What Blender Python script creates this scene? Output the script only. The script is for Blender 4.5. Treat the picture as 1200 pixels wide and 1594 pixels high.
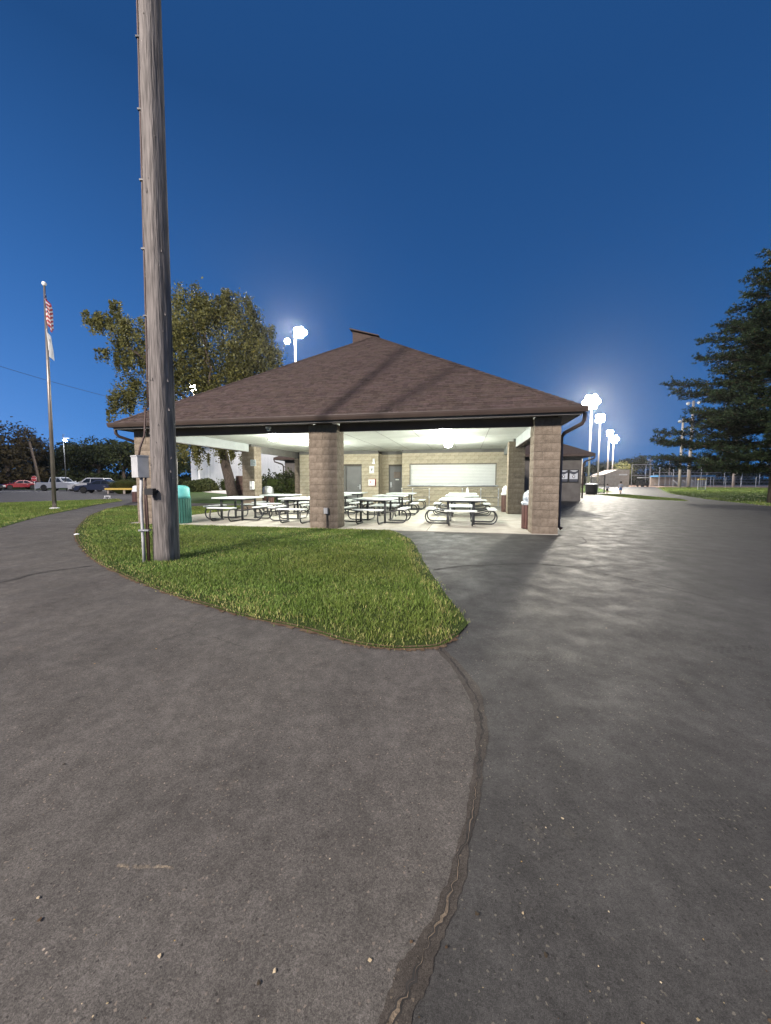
import bpy, bmesh, math, random
import numpy as np
from mathutils import Vector, Matrix
R = math.radians
sc = bpy.context.scene
for o in list(bpy.data.objects): bpy.data.objects.remove(o)
COL = sc.collection

# ---------------------------------------------------------------- camera
cam = bpy.data.cameras.new('camera'); camo = bpy.data.objects.new('camera', cam); COL.objects.link(camo)
camo.location = (0, 0, 1.32); camo.rotation_euler = (R(90 - 4.62), 0, 0)
cam.sensor_fit = 'HORIZONTAL'; cam.sensor_width = 36; cam.lens = 18; cam.clip_start = .05; cam.clip_end = 4000
sc.camera = camo
# ---------------------------------------------------------------- sky: deep dusk blue
w = bpy.data.worlds.new('World'); sc.world = w; w.use_nodes = True
nt = w.node_tree; bg = nt.nodes['Background']
sky = nt.nodes.new('ShaderNodeTexSky'); sky.sky_type = 'NISHITA'; sky.sun_disc = False
sky.sun_elevation = R(3); sky.sun_rotation = R(290); sky.ozone_density = 4.9; sky.dust_density = 1; sky.air_density = 1
stc = nt.nodes.new('ShaderNodeTexCoord'); sad = nt.nodes.new('ShaderNodeVectorMath'); sad.operation = 'ADD'; sad.inputs[1].default_value = (0, 0, .35)   # keeps clear of the dusty horizon band
nt.links.new(stc.outputs['Generated'], sad.inputs[0]); nt.links.new(sad.outputs[0], sky.inputs[0])
nt.links.new(sky.outputs[0], bg.inputs[0]); bg.inputs[1].default_value = .15
# the last warm glow after sunset, very weak and broad, from behind the photographer
sun = bpy.data.lights.new('sun', 'SUN'); suno = bpy.data.objects.new('sun', sun); COL.objects.link(suno)
sun.energy = .03; sun.angle = R(25); sun.color = (1, .84, .74); suno.rotation_euler = (R(90 - 6), 0, R(-70))
# ---------------------------------------------------------------- flood lights of the ball park, and one added fill lamp
def point_light(name, loc, watts, col=(1, .95, .9), radius=.5):
    l = bpy.data.lights.new(name, 'POINT'); l.energy = watts; l.color = col; l.shadow_soft_size = radius
    o = bpy.data.objects.new(name, l); COL.objects.link(o); o.location = loc; return o
WARM = (1, .9, .8)
# two car-park floodlights behind the photographer: they throw the pole's two shadow bands on the roof
point_light('flood_or_fill_light', (-18.2, -22.5, 22), 29000, (1, .90, .84), 1.1)
point_light('flood_or_fill_light', (-24.5, -15.5, 22), 21000, (1, .90, .84), 1.1)
point_light('flood_or_fill_light', (10, -27, 22), 3200, (1, .95, .90), 1.0)  # dim fill lamp added out of view, not one the shadow bands show
# view
vs = sc.view_settings; vs.view_transform = 'Standard'; vs.look = 'None'; vs.gamma = 1; vs.exposure = 1.6
sc.cycles.use_denoising = True
sc.cycles.max_bounces = 5; sc.cycles.diffuse_bounces = 3; sc.cycles.glossy_bounces = 2; sc.cycles.transparent_max_bounces = 8
sc.cycles.sample_clamp_indirect = 6; sc.cycles.caustics_reflective = False; sc.cycles.caustics_refractive = False

# ================================================================ helpers
rnd = random.Random(7)
class MB:
    def __init__(s): s.v = []; s.f = []; s.c = []; s.col = None
    def add(s, vs, fs, col=None):
        n = len(s.v); s.v += [tuple(p) for p in vs]
        for f in fs: s.f.append(tuple(i + n for i in f)); s.c.append(col)
        return s
    def box(s, x0, x1, y0, y1, z0, z1, col=None, M=None):
        P = [Vector(p) for p in ((x0,y0,z0),(x1,y0,z0),(x1,y1,z0),(x0,y1,z0),(x0,y0,z1),(x1,y0,z1),(x1,y1,z1),(x0,y1,z1))]
        if M: P = [M @ p for p in P]
        return s.add(P, [(0,3,2,1),(4,5,6,7),(0,1,5,4),(1,2,6,5),(2,3,7,6),(3,0,4,7)], col)
    def tube(s, pts, r, n=8, cap=True, col=None):
        pts = [Vector(p) for p in pts]; rs = r if isinstance(r, (list, tuple)) else [r] * len(pts)
        V = []; F = []; up = None
        for i, p in enumerate(pts):
            d = (pts[min(i+1, len(pts)-1)] - pts[max(i-1, 0)]).normalized()
            if up is None: up = Vector((0,0,1)) if abs(d.z) < .9 else Vector((1,0,0))
            a = d.cross(up)
            if a.length < 1e-4: a = d.cross(Vector((0,1,0)))
            a.normalize(); b_ = a.cross(d).normalized(); up = b_
            for k in range(n):
                t = 2*math.pi*k/n; V.append(p + (a*math.cos(t) + b_*math.sin(t)) * rs[i])
        for i in range(len(pts)-1):
            for k in range(n):
                k2 = (k+1) % n; F.append((i*n+k, i*n+k2, (i+1)*n+k2, (i+1)*n+k))
        if cap: F.append(tuple(range(n))); F.append(tuple((len(pts)-1)*n + n-1-k for k in range(n)))
        return s.add(V, F, col)
    def lathe(s, prof, n=20, c=(0,0,0), col=None, M=None):
        V = []; F = []
        for r, z in prof:
            for k in range(n):
                t = 2*math.pi*k/n; p = Vector((c[0]+r*math.cos(t), c[1]+r*math.sin(t), c[2]+z)); V.append(M @ p if M else p)
        m = len(prof)
        for i in range(m-1):
            for k in range(n): k2 = (k+1) % n; F.append((i*n+k, i*n+k2, (i+1)*n+k2, (i+1)*n+k))
        F.append(tuple(n-1-k for k in range(n))); F.append(tuple((m-1)*n+k for k in range(n)))
        return s.add(V, F, col)
    def prism(s, poly, y0, y1, M=None, col=None):          # polygon in x,z extruded along y
        n = len(poly); V = [Vector((x, y0, z)) for x, z in poly] + [Vector((x, y1, z)) for x, z in poly]
        if M: V = [M @ p for p in V]
        return s.add(V, [tuple(range(n)), tuple(2*n-1-k for k in range(n))] + [(k, k+n, (k+1) % n + n, (k+1) % n) for k in range(n)], col)
    def mesh(s, name, m, smooth=False, fix=True):
        me = bpy.data.meshes.new(name); me.from_pydata(s.v, [], s.f)
        if any(c is not None for c in s.c) or (m and m.get('attr')):
            a = me.color_attributes.new('tint', 'FLOAT_COLOR', 'CORNER'); buf = []
            for f, c in zip(s.f, s.c):
                c = c if c is not None else (1,1,1)
                buf += (list(c) + [1]) * len(f)
            a.data.foreach_set('color', buf)
        if fix:
            bm = bmesh.new(); bm.from_mesh(me); bmesh.ops.recalc_face_normals(bm, faces=bm.faces[:]); bm.to_mesh(me); bm.free()
        if m: me.materials.append(m)
        if smooth: me.polygons.foreach_set('use_smooth', [True]*len(me.polygons))
        me.update(); return me
    def build(s, name, m, parent=None, smooth=False, M=None, fix=True):
        return put(name, s.mesh(name, m, smooth, fix), parent, M)
def put(name, me, parent=None, M=None):
    o = bpy.data.objects.new(name, me); COL.objects.link(o)
    if M is not None: o.matrix_basis = M
    if parent: o.parent = parent
    return o
def tag(o, label=None, cat=None, group=None, kind=None):
    if label: o['label'] = label
    if cat: o['category'] = cat
    if group: o['group'] = group
    if kind: o['kind'] = kind
    return o
def empty(name, loc=(0,0,0), rz=0):
    o = bpy.data.objects.new(name, None); COL.objects.link(o); o.location = loc; o.rotation_euler = (0,0,rz); o.empty_display_size = .2; return o
def copy_tree(o, parent=None):
    c = o.copy(); COL.objects.link(c); c.parent = parent
    for ch in list(o.children): copy_tree(ch, c)
    return c
def smooth_by_angle(o, deg=40):
    me = o.data; me.polygons.foreach_set('use_smooth', [True]*len(me.polygons))
    bm = bmesh.new(); bm.from_mesh(me)
    for e in bm.edges:
        if len(e.link_faces) == 2 and e.calc_face_angle(0) > R(deg): e.smooth = False
    bm.to_mesh(me); bm.free(); return o

# ---------------------------------------------------------------- materials
def srgb(r, g, b):
    f = lambda c: (c/255/12.92) if c <= 10 else ((c/255+.055)/1.055)**2.4
    return (f(r), f(g), f(b))
def mat(name, c1, c2=None, scale=6, rough=.75, metal=0, bump=0, bscale=40, attr=False, rand=0, stretch=None, spec=.4, emit=None, estr=0, detail=4, coords='Object'):
    m = bpy.data.materials.new(name); m.use_nodes = True; t = m.node_tree; N = t.nodes; L = t.links
    p = N['Principled BSDF']; p.inputs['Roughness'].default_value = rough; p.inputs['Metallic'].default_value = metal
    p.inputs['Specular IOR Level'].default_value = spec
    tc = N.new('ShaderNodeTexCoord'); mp = N.new('ShaderNodeMapping'); L.new(tc.outputs[coords], mp.inputs[0])
    if stretch: mp.inputs['Scale'].default_value = stretch
    col = None
    if c2 is not None:
        nz = N.new('ShaderNodeTexNoise'); nz.inputs['Scale'].default_value = scale; nz.inputs['Detail'].default_value = detail
        L.new(mp.outputs[0], nz.inputs[0])
        rp = N.new('ShaderNodeValToRGB'); rp.color_ramp.elements[0].position = .32; rp.color_ramp.elements[1].position = .68
        rp.color_ramp.elements[0].color = (*c1, 1); rp.color_ramp.elements[1].color = (*c2, 1)
        L.new(nz.outputs['Fac'], rp.inputs[0]); col = rp.outputs[0]
    else:
        rg = N.new('ShaderNodeRGB'); rg.outputs[0].default_value = (*c1, 1); col = rg.outputs[0]
    if rand:
        oi = N.new('ShaderNodeObjectInfo'); mr = N.new('ShaderNodeMapRange'); L.new(oi.outputs['Random'], mr.inputs[0])
        mr.inputs[3].default_value = 1-rand; mr.inputs[4].default_value = 1+rand
        mx = N.new('ShaderNodeMixRGB'); mx.blend_type = 'MULTIPLY'; mx.inputs[0].default_value = 1; L.new(col, mx.inputs[1]); L.new(mr.outputs[0], mx.inputs[2]); col = mx.outputs[0]
    if attr:
        at_ = N.new('ShaderNodeAttribute'); at_.attribute_name = 'tint'
        mx = N.new('ShaderNodeMixRGB'); mx.blend_type = 'MULTIPLY'; mx.inputs[0].default_value = 1; L.new(col, mx.inputs[1]); L.new(at_.outputs['Color'], mx.inputs[2]); col = mx.outputs[0]
    L.new(col, p.inputs['Base Color'])
    if bump:
        nb = N.new('ShaderNodeTexNoise'); nb.inputs['Scale'].default_value = bscale; nb.inputs['Detail'].default_value = 5; L.new(mp.outputs[0], nb.inputs[0])
        bp = N.new('ShaderNodeBump'); bp.inputs['Strength'].default_value = min(1, bump); bp.inputs['Distance'].default_value = .02; L.new(nb.outputs['Fac'], bp.inputs['Height']); L.new(bp.outputs[0], p.inputs['Normal'])
    if emit: p.inputs['Emission Color'].default_value = (*emit, 1); p.inputs['Emission Strength'].default_value = estr
    if attr: m['attr'] = 1
    return m
def asphalt(name, base, tint, dust, rough=.62):
    m = bpy.data.materials.new(name); m.use_nodes = True; t = m.node_tree; N = t.nodes; L = t.links; p = N['Principled BSDF']
    tc = N.new('ShaderNodeTexCoord')
    def noise(s, d=5, r=.55, st=None):
        n = N.new('ShaderNodeTexNoise'); n.inputs['Scale'].default_value = s; n.inputs['Detail'].default_value = d; n.inputs['Roughness'].default_value = r
        if st:
            mp = N.new('ShaderNodeMapping'); mp.inputs['Scale'].default_value = st; mp.inputs['Rotation'].default_value = (0,0,.5); L.new(tc.outputs['Object'], mp.inputs[0]); L.new(mp.outputs[0], n.inputs[0])
        else: L.new(tc.outputs['Object'], n.inputs[0])
        return n.outputs['Fac']
    def ramp(src, a, b, ca, cb):
        r = N.new('ShaderNodeValToRGB'); r.color_ramp.elements[0].position = a; r.color_ramp.elements[1].position = b
        r.color_ramp.elements[0].color = (*ca, 1); r.color_ramp.elements[1].color = (*cb, 1); L.new(src, r.inputs[0]); return r.outputs[0]
    def mix(kind, fac, a, b):
        x = N.new('ShaderNodeMixRGB'); x.blend_type = kind
        if isinstance(fac, float): x.inputs[0].default_value = fac
        else: L.new(fac, x.inputs[0])
        L.new(a, x.inputs[1])
        if isinstance(b, tuple): x.inputs[2].default_value = (*b, 1)
        else: L.new(b, x.inputs[2])
        return x.outputs[0]
    g1 = (1,1,1); k = lambda v: (v, v, v)
    c = ramp(noise(.5, 8, .7), .32, .68, base, tint)
    c = mix('MULTIPLY', 1.0, c, ramp(noise(2.6, 9, .72, (1, .5, 1)), .3, .72, k(.74), k(1.24)))          # worn, streaky patches
    c = mix('MULTIPLY', 1.0, c, ramp(noise(11, 6, .65), .3, .7, k(.78), k(1.2)))
    c = mix('MULTIPLY', 1.0, c, ramp(noise(330, 3, .8), .36, .66, k(.55), k(1.5)))                       # aggregate
    sm = ramp(noise(2.3, 9, .78), .60, .72, k(0), k(.40)); c = mix('MIX', sm, c, dust)                   # dusty smudges
    v = N.new('ShaderNodeTexVoronoi'); v.inputs['Scale'].default_value = 26; v.inputs['Randomness'].default_value = 1; L.new(tc.outputs['Object'], v.inputs[0])
    sp = ramp(v.outputs['Distance'], .06, .11, k(.8), k(0)); gate = ramp(noise(7, 2), .60, .66, k(0), k(1))
    sp = mix('MULTIPLY', 1.0, sp, gate); c = mix('MIX', sp, c, tuple(min(1, d*2.2) for d in dust))       # pale chips
    st = N.new('ShaderNodeTexVoronoi'); st.inputs['Scale'].default_value = 165; L.new(tc.outputs['Object'], st.inputs[0])          # single stones
    sr = N.new('ShaderNodeSeparateColor'); L.new(st.outputs['Color'], sr.inputs[0]); c = mix('MULTIPLY', 1.0, c, ramp(sr.outputs[0], .0, 1.0, k(.80), k(1.22)))
    bright = ramp(sr.outputs[1], .986, .992, k(0), k(.45)); c = mix('MIX', bright, c, tuple(d*1.5 for d in dust))
    pit = ramp(sr.outputs[2], .984, .99, k(0), k(.55)); c = mix('MIX', pit, c, (.012,.011,.010))
    hv = N.new('ShaderNodeTexVoronoi'); hv.feature = 'DISTANCE_TO_EDGE'; hv.inputs['Scale'].default_value = .42; wn = N.new('ShaderNodeTexNoise'); wn.inputs['Scale'].default_value = 2.5; wn.inputs['Detail'].default_value = 8; L.new(tc.outputs['Object'], wn.inputs[0])
    wa = N.new('ShaderNodeMixRGB'); wa.blend_type = 'ADD'; wa.inputs[0].default_value = .45; L.new(tc.outputs['Object'], wa.inputs[1]); L.new(wn.outputs['Color'], wa.inputs[2]); L.new(wa.outputs[0], hv.inputs[0])
    hc = ramp(hv.outputs['Distance'], .0015, .004, k(.5), k(0)); hc = mix('MULTIPLY', 1.0, hc, ramp(noise(.8, 3), .5, .6, k(0), k(1))); c = mix('MIX', hc, c, (.015,.014,.013))   # hairline cracks
    L.new(c, p.inputs['Base Color'])
    L.new(ramp(noise(3, 5), .3, .7, k(rough-.1), k(rough+.14)), p.inputs['Roughness']); p.inputs['Specular IOR Level'].default_value = .15
    b1 = N.new('ShaderNodeBump'); b1.inputs['Strength'].default_value = .5; b1.inputs['Distance'].default_value = .004; L.new(noise(280, 3, .8), b1.inputs['Height'])
    b2 = N.new('ShaderNodeBump'); b2.inputs['Strength'].default_value = .015; b2.inputs['Distance'].default_value = .015; L.new(noise(5, 4), b2.inputs['Height']); L.new(b1.outputs[0], b2.inputs['Normal'])
    L.new(b2.outputs[0], p.inputs['Normal']); return m

M = {}
M['plaza'] = asphalt('plaza asphalt', (.036,.035,.033), (.052,.050,.047), (.125,.11,.085), .68)
M['path'] = asphalt('path asphalt', (.067,.062,.055), (.092,.084,.075), (.16,.13,.10), .84)
M['lot'] = asphalt('car park asphalt', (.055,.053,.053), (.075,.07,.068), (.16,.145,.13), .85)
M['tar'] = asphalt('tar band', (.037,.032,.027), (.057,.049,.041), (.11,.088,.062), .75)
M['crack'] = mat('crack fill', (.012,.011,.010), (.03,.027,.024), 20, .95)
M['dirt'] = mat('crack dirt', (.060,.046,.032), (.15,.117,.08), 30, .95, bump=.5, bscale=120)
M['turf'] = mat('turf', (.030,.055,.012), (.062,.100,.022), 1.3, .95, bump=.8, bscale=30, spec=.1, detail=8)
M['soil'] = mat('soil under grass', (.022,.036,.010), (.045,.060,.018), 3, .98, bump=.6, bscale=30, spec=.05)
M['edge_soil'] = mat('edge soil', (.07,.045,.03), (.13,.095,.06), 9, .98, bump=.7, bscale=50, spec=.05)
M['blade'] = mat('grass blades', (.074,.138,.023), (.122,.188,.040), .9, .6, attr=True, spec=.25)
M['slab'] = mat('concrete slab', (.30,.28,.235), (.38,.355,.305), 2.5, .8, bump=.15, bscale=60)
M['walk'] = mat('concrete walk', (.38,.34,.30), (.48,.44,.40), 1.2, .85, bump=.15)
M['dirtfield'] = mat('infield dirt', (.30,.19,.12), (.36,.24,.16), 1, .95)
M['block'] = mat('split face block', (.160,.130,.098), (.245,.203,.156), 9, .92, bump=1, bscale=55, rand=.10, spec=.15)
M['wallblock'] = mat('wall block', (.40,.345,.25), (.52,.455,.345), 7, .9, bump=.7, bscale=50, rand=.09, spec=.15)
M['mortar'] = mat('mortar', (.07,.058,.045), (.10,.085,.068), 10, .95)
M['brown'] = mat('brown metal', (.052,.036,.030), (.066,.047,.039), 3, .45, spec=.5)
M['shingle'] = mat('asphalt shingle', (.068,.050,.043), (.096,.071,.062), 14, .95, bump=.7, bscale=160, attr=True, spec=.15)
M['deck'] = mat('roof underlay', (.06,.04,.034), (.08,.055,.045), 4, .95)
M['ceil'] = mat('ceiling panels', (.46,.475,.44), (.52,.535,.50), 1.5, .7)
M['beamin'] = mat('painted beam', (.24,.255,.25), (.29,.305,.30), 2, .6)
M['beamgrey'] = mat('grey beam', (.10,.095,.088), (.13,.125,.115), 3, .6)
M['doorgrey'] = mat('grey steel door', (.125,.122,.12), (.15,.147,.145), 2, .45)
M['shutter'] = mat('roller shutter', (.80,.80,.77), (.84,.84,.81), 3, .5)
M['steel'] = mat('galvanised steel', (.36,.37,.38), (.48,.49,.50), 12, .42, metal=.7)
M['rail'] = mat('dull rail', (.20,.18,.15), (.26,.24,.20), 8, .5, metal=.4)
M['dark'] = mat('black plastic', (.012,.012,.013), None, rough=.5)
M['white'] = mat('white paint', (.74,.74,.72), (.80,.80,.78), 4, .5)
M['offwhite'] = mat('off white enamel', (.62,.61,.57), (.70,.69,.65), 5, .45)
M['red'] = mat('red enamel', (.45,.02,.02), None, rough=.4)
M['tabletop'] = mat('table coating', (.52,.55,.54), (.62,.65,.64), 9, .45, bump=.15, bscale=150)
M['tube'] = mat('dark tube frame', (.045,.047,.05), (.07,.072,.075), 10, .4, metal=.5)
M['green'] = mat('green slats', (.035,.13,.10), (.05,.16,.125), 6, .5, rand=.08)
M['aqua'] = mat('aqua dome', (.11,.42,.40), (.14,.47,.45), 6, .4)
M['maroon'] = mat('brown slats', (.075,.035,.030), (.10,.05,.042), 6, .6, rand=.12)
M['bag'] = mat('bin bag', (.16,.20,.24), (.55,.60,.64), 14, .25, bump=.8, bscale=30)
M['bagwhite'] = mat('white bin bag', (.6,.6,.6), (.8,.8,.8), 10, .35, bump=.8, bscale=25)
M['wood'] = mat('weathered pole wood', (.078,.071,.066), (.195,.177,.165), 7, .9, bump=1, bscale=9, stretch=(5,5,.35), spec=.2, detail=8)
M['woodfar'] = mat('pale pole', (.34,.29,.25), (.44,.39,.34), 3, .8, stretch=(3,3,.3))
M['conduit'] = mat('grey conduit', (.34,.345,.34), (.42,.425,.42), 9, .5)
M['conduit_brown'] = mat('brown conduit', (.045,.026,.022), (.075,.045,.036), 9, .6)
M['bark'] = mat('bark', (.06,.045,.035), (.14,.11,.085), 9, .95, bump=1, bscale=12, stretch=(2,2,.5))
M['barkpale'] = mat('pale bark', (.42,.40,.36), (.55,.52,.48), 9, .9, stretch=(1,1,4))
M['leafbirch'] = mat('birch leaves', (.060,.062,.014), (.150,.145,.042), .55, .6, attr=True, spec=.3)
M['leafdark'] = mat('dark leaves', (.020,.028,.010), (.050,.060,.022), .35, .8, attr=True, spec=.2)
M['leafbrown'] = mat('rusty leaves', (.040,.034,.016), (.085,.066,.034), .35, .8, attr=True, spec=.2)
M['needle'] = mat('pine needles', (.012,.026,.011), (.036,.058,.022), .8, .7, attr=True, spec=.25)
M['shrub'] = mat('shrub leaves', (.03,.045,.012), (.085,.095,.03), 1.2, .8, attr=True, spec=.2)
M['brick'] = mat('brick', (.09,.055,.045), (.16,.10,.08), 12, .9, attr=True)
M['siding'] = mat('white siding', (.74,.73,.74), (.80,.79,.80), 1, .6)
M['tan'] = mat('tan block', (.34,.29,.24), (.42,.37,.31), 2, .9)
M['blue'] = mat('blue roof', (.045,.16,.30), (.06,.19,.35), 2, .5)
M['yellow'] = mat('yellow paint', (.62,.42,.08), (.70,.50,.14), 8, .6)
M['glassdark'] = mat('car glass', (.015,.018,.022), None, rough=.08, spec=.6)
M['tyre'] = mat('tyre rubber', (.018,.018,.018), None, rough=.85)
M['rim'] = mat('alloy rim', (.42,.43,.44), None, rough=.35, metal=.8)
M['chrome'] = mat('lamp glass', (.75,.75,.75), None, rough=.12, metal=.4)
M['lamp'] = mat('lit lamp lens', (1,1,1), None, emit=(1,.95,.88), estr=30)
M['lampcool'] = mat('lit ceiling lens', (1,1,1), None, emit=(.96,1,.93), estr=22)
M['lampsmall'] = mat('lit street lens', (1,1,1), None, emit=(.95,.97,1), estr=25)
M['flagblue'] = None
M['skin'] = mat('skin', (.42,.25,.18), None, rough=.6); M['hair'] = mat('dark hair', (.03,.02,.015), None, rough=.8)
M['clothdark'] = mat('dark cloth', (.02,.022,.03), None, rough=.9); M['clothgrey'] = mat('pale grey cloth', (.36,.38,.42), None, rough=.9)
M['clothblue'] = mat('blue cloth', (.06,.15,.36), None, rough=.9)
M['paper'] = mat('poster paper', (.52,.54,.56), None, rough=.5); M['ink'] = mat('poster ink', (.06,.065,.08), None, rough=.6)
M['leaflitter'] = mat('fallen leaf', (.16,.12,.06), (.30,.25,.15), 8, .8, attr=True)
M['cloth'] = mat('flag cloth', (1,1,1), None, rough=.85, attr=True)

# ================================================================ the setting: ground sheets
A = R(11.8); CA, SA = math.cos(A), math.sin(A); B0 = (3.98, 9.73)
def bw(u, v): return (B0[0] - u*CA + v*SA, B0[1] + u*SA + v*CA)      # building plan (u along the front, v inwards) -> world
def sheet(name, poly, z, m, parent=None):
    o = MB().add([(x, y, z) for x, y in poly], [tuple(range(len(poly)))]).build(name, m, parent, fix=False)
    me = o.data
    if me.polygons[0].normal.z < 0: me.flip_normals()
    return o
def smooth_line(P, k=6, closed=False):
    out = []; n = len(P)
    for i in range(n if closed else n-1):
        p0, p1, p2, p3 = (P[(i+j) % n] if closed else P[min(max(i+j, 0), n-1)] for j in (-1, 0, 1, 2))
        for j in range(k):
            t = j/k
            out.append(tuple(.5*(2*b + (c-a)*t + (2*a-5*b+4*c-d)*t*t + (3*b-a-3*c+d)*t**3) for a, b, c, d in zip(p0, p1, p2, p3)))
    if not closed: out.append(tuple(P[-1]))
    return out
g = sheet('ground', [(-400,-80),(400,-80),(400,400),(-400,400)], -.03, M['turf']); tag(g, 'mown grass ground reaching to the horizon', kind='structure')
seam = [(.43,2.92),(.51,2.63),(.55,2.3),(.53,2.04),(.48,1.83),(.42,1.66),(.36,1.48),(.28,1.29),(.20,1.12),(.11,.98),(.03,.86),(-.06,.70),(-.3,.3)]
isl_front = [(.62,3.20),(.46,3.0),(.30,2.94),(0,2.94),(-.32,3.06),(-.74,3.34),(-1.38,3.66),(-2.01,4.06),(-2.7,4.54),(-3.71,5.33),(-4.96,6.45),(-6.2,7.75),(-7.38,9.11),(-8.85,11.04),(-11.18,14.52),(-13.2,18.2)]
isl_right = [(.50,9.92),(.56,8.61),(.62,6.2),(.69,4.54),(.75,3.72),(.76,3.45)]
plaza = [(60,-25),(60,14),(22,15),(20.1,20.1),(23.2,27.9),(29.9,40.8),(58.5,83.8),(50,93),(24.5,40.8),(22.1,28.9),(19.8,25.2),(18.6,27.9),(20,35.3),(22.1,40.8),(14,42),(4,42),(-3,12)] \
    + [(-3,9.5),(.2,8.6),(.3,4.0)] + [(.43,2.92)] + smooth_line(seam)[1:] + [(-1.2,-3),(-8,-25)]
o = sheet('asphalt_plaza', plaza, 0, M['plaza']); tag(o, 'dark grey asphalt plaza beside the shelter', kind='structure'); PLAZA = o
path = [(-8,-25),(-1.2,-3)] + smooth_line(seam)[::-1] + [(.2,3.1),(-.3,3.3),(-2,4.3),(-3.9,5.8),(-6,8.1),(-8.5,11.3),(-11,15),(-13,18.6),(-14.3,21),(-10.1,19.9),(-6.9,19.0),(-6.1,21.6),(-10.9,22.6),(-15,24),(-17,27.5),(-19.3,27.9),(-17.2,25.2),(-15.9,21.2),(-14,17),(-12.7,14),(-10.8,10.7),(-8.8,7.2),(-30,4),(-60,-25)]
o = sheet('asphalt_path', path, .0015, M['path']); tag(o, 'purplish grey asphalt path curving past the grass', kind='structure'); PATH = o
o = sheet('parking_lot', [(-17,27.5),(-19.3,27.9),(-23,23),(-40,2),(-90,2),(-90,58),(-30,58),(-24,40),(-17.5,31)], .002, M['lot']); tag(o, 'asphalt parking lot with parked cars', kind='structure')
o = sheet('concrete_walk', smooth_line([(-24,50),(-18,41.5),(-13.2,36.6),(-10,37),(-10,41),(-14,43),(-19,47),(-22,54)], 4, True), -.01, M['walk']); tag(o, 'pale concrete walk curving behind the tree', kind='structure')
o = sheet('field_path', [(13,38.9),(23.9,38.9),(26.0,43.6),(13,43.2)], .004, M['walk']); tag(o, 'pale concrete path the children walk on', kind='structure')
o = sheet('infield', [(52,78),(150,78),(200,125),(70,125)], -.01, M['dirtfield']); tag(o, 'reddish infield dirt', kind='structure')
# seam between the two pavings: tar band, open crack and pale dirt in it
def strip(pts, wfun, jit, seed, z, name, m, parent, k=10, rag=.5):
    r = random.Random(seed); P = smooth_line(pts, k); V = []; F = []
    for i, p in enumerate(P):
        a = P[max(i-1, 0)]; b = P[min(i+1, len(P)-1)]; d = Vector((b[0]-a[0], b[1]-a[1])).normalized(); n = Vector((-d.y, d.x))
        ww = wfun(i/(len(P)-1)); oo = r.uniform(-jit, jit); off = oo if i == 0 else off*.55 + oo*.75
        a1, a2 = r.uniform(1-rag, 1+rag), r.uniform(1-rag, 1+rag); w1 = ww*a1 if i == 0 else .7*w1 + .3*ww*a1; w2 = ww*a2 if i == 0 else .7*w2 + .3*ww*a2
        V += [(p[0]+n.x*(off+w1), p[1]+n.y*(off+w1), z), (p[0]+n.x*(off-w2), p[1]+n.y*(off-w2), z)]
        if i: F.append((2*i-2, 2*i-1, 2*i+1, 2*i))
    o = MB().add(V, F).build(name, m, parent, fix=False)
    if o.data.polygons[0].normal.z < 0: o.data.flip_normals()
    return o
full = [(.41,3.0)] + seam
strip(full, lambda t: .030 + .010*math.sin(t*9) + .006*math.sin(t*41) if t > .04 else .045, .004, 1, .0026, 'tar_band', M['tar'], PLAZA)
strip(full, lambda t: .0062 + .0032*math.sin(t*47) + .0026*math.sin(t*113), .011, 2, .0036, 'crack', M['crack'], PLAZA, 14)
strip(full, lambda t: max(.0001, (.0022 + .0030*math.sin(t*37+1) + .0022*math.sin(t*91))*min(1, max(0, t*2.6-1.0))), .011, 2, .0046, 'crack_dirt', M['dirt'], PLAZA, 14, .8)
strip([(.72,5.65),(1.2,5.9),(1.61,5.96),(2.45,6.05),(2.91,5.73),(3.19,5.23),(3.5,4.68),(3.69,4.17)], lambda t: .014*(1-t*.6), .012, 5, .005, 'crack', M['crack'], PLAZA)
strip([(2.45,6.05),(2.95,5.82),(3.52,5.96),(4.57,6.15)], lambda t: .012*(1-t*.7), .012, 6, .0055, 'crack', M['crack'], PLAZA)
strip([(2.6,7.3),(3.4,7.6),(4.3,8.2),(4.6,9.0)], lambda t: .012, .015, 9, .005, 'crack', M['crack'], PLAZA)
strip([(5.0,10.2),(5.6,9.4),(6.6,9.0),(7.9,9.1)], lambda t: .014, .02, 10, .005, 'crack', M['crack'], PLAZA)
strip([(-4.56,5.90),(-4.95,5.41),(-5.01,4.92),(-5.6,4.5)], lambda t: .010, .008, 7, .0075, 'crack', M['crack'], PATH)
strip([(-4.55,5.94),(-4.99,5.46),(-5.08,4.98),(-5.7,4.6)], lambda t: .006, .006, 8, .0075, 'crack', M['crack'], PATH)

# faint tyre marks and a pale scuff on the asphalt
def wear(name, c, amount, scale):
    m = mat(name, c, None, rough=.85, spec=.2); t = m.node_tree; N = t.nodes; L = t.links; tr = N.new('ShaderNodeBsdfTransparent'); mx = N.new('ShaderNodeMixShader'); nz = N.new('ShaderNodeTexNoise'); nz.inputs['Scale'].default_value = scale; nz.inputs['Detail'].default_value = 6
    tc = N.new('ShaderNodeTexCoord'); L.new(tc.outputs['Object'], nz.inputs[0]); mr = N.new('ShaderNodeMapRange'); mr.inputs[1].default_value = .38; mr.inputs[2].default_value = .68; mr.inputs[4].default_value = amount; L.new(nz.outputs['Fac'], mr.inputs[0])
    L.new(mr.outputs[0], mx.inputs[0]); L.new(tr.outputs[0], mx.inputs[1]); L.new(N['Principled BSDF'].outputs[0], mx.inputs[2]); L.new(mx.outputs[0], N['Material Output'].inputs[0]); return m
M['tyremark'] = wear('tyre mark', (.016,.016,.016), .22, 1.3); M['scuff'] = wear('scuff', (.27,.22,.155), .7, 45)
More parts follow.
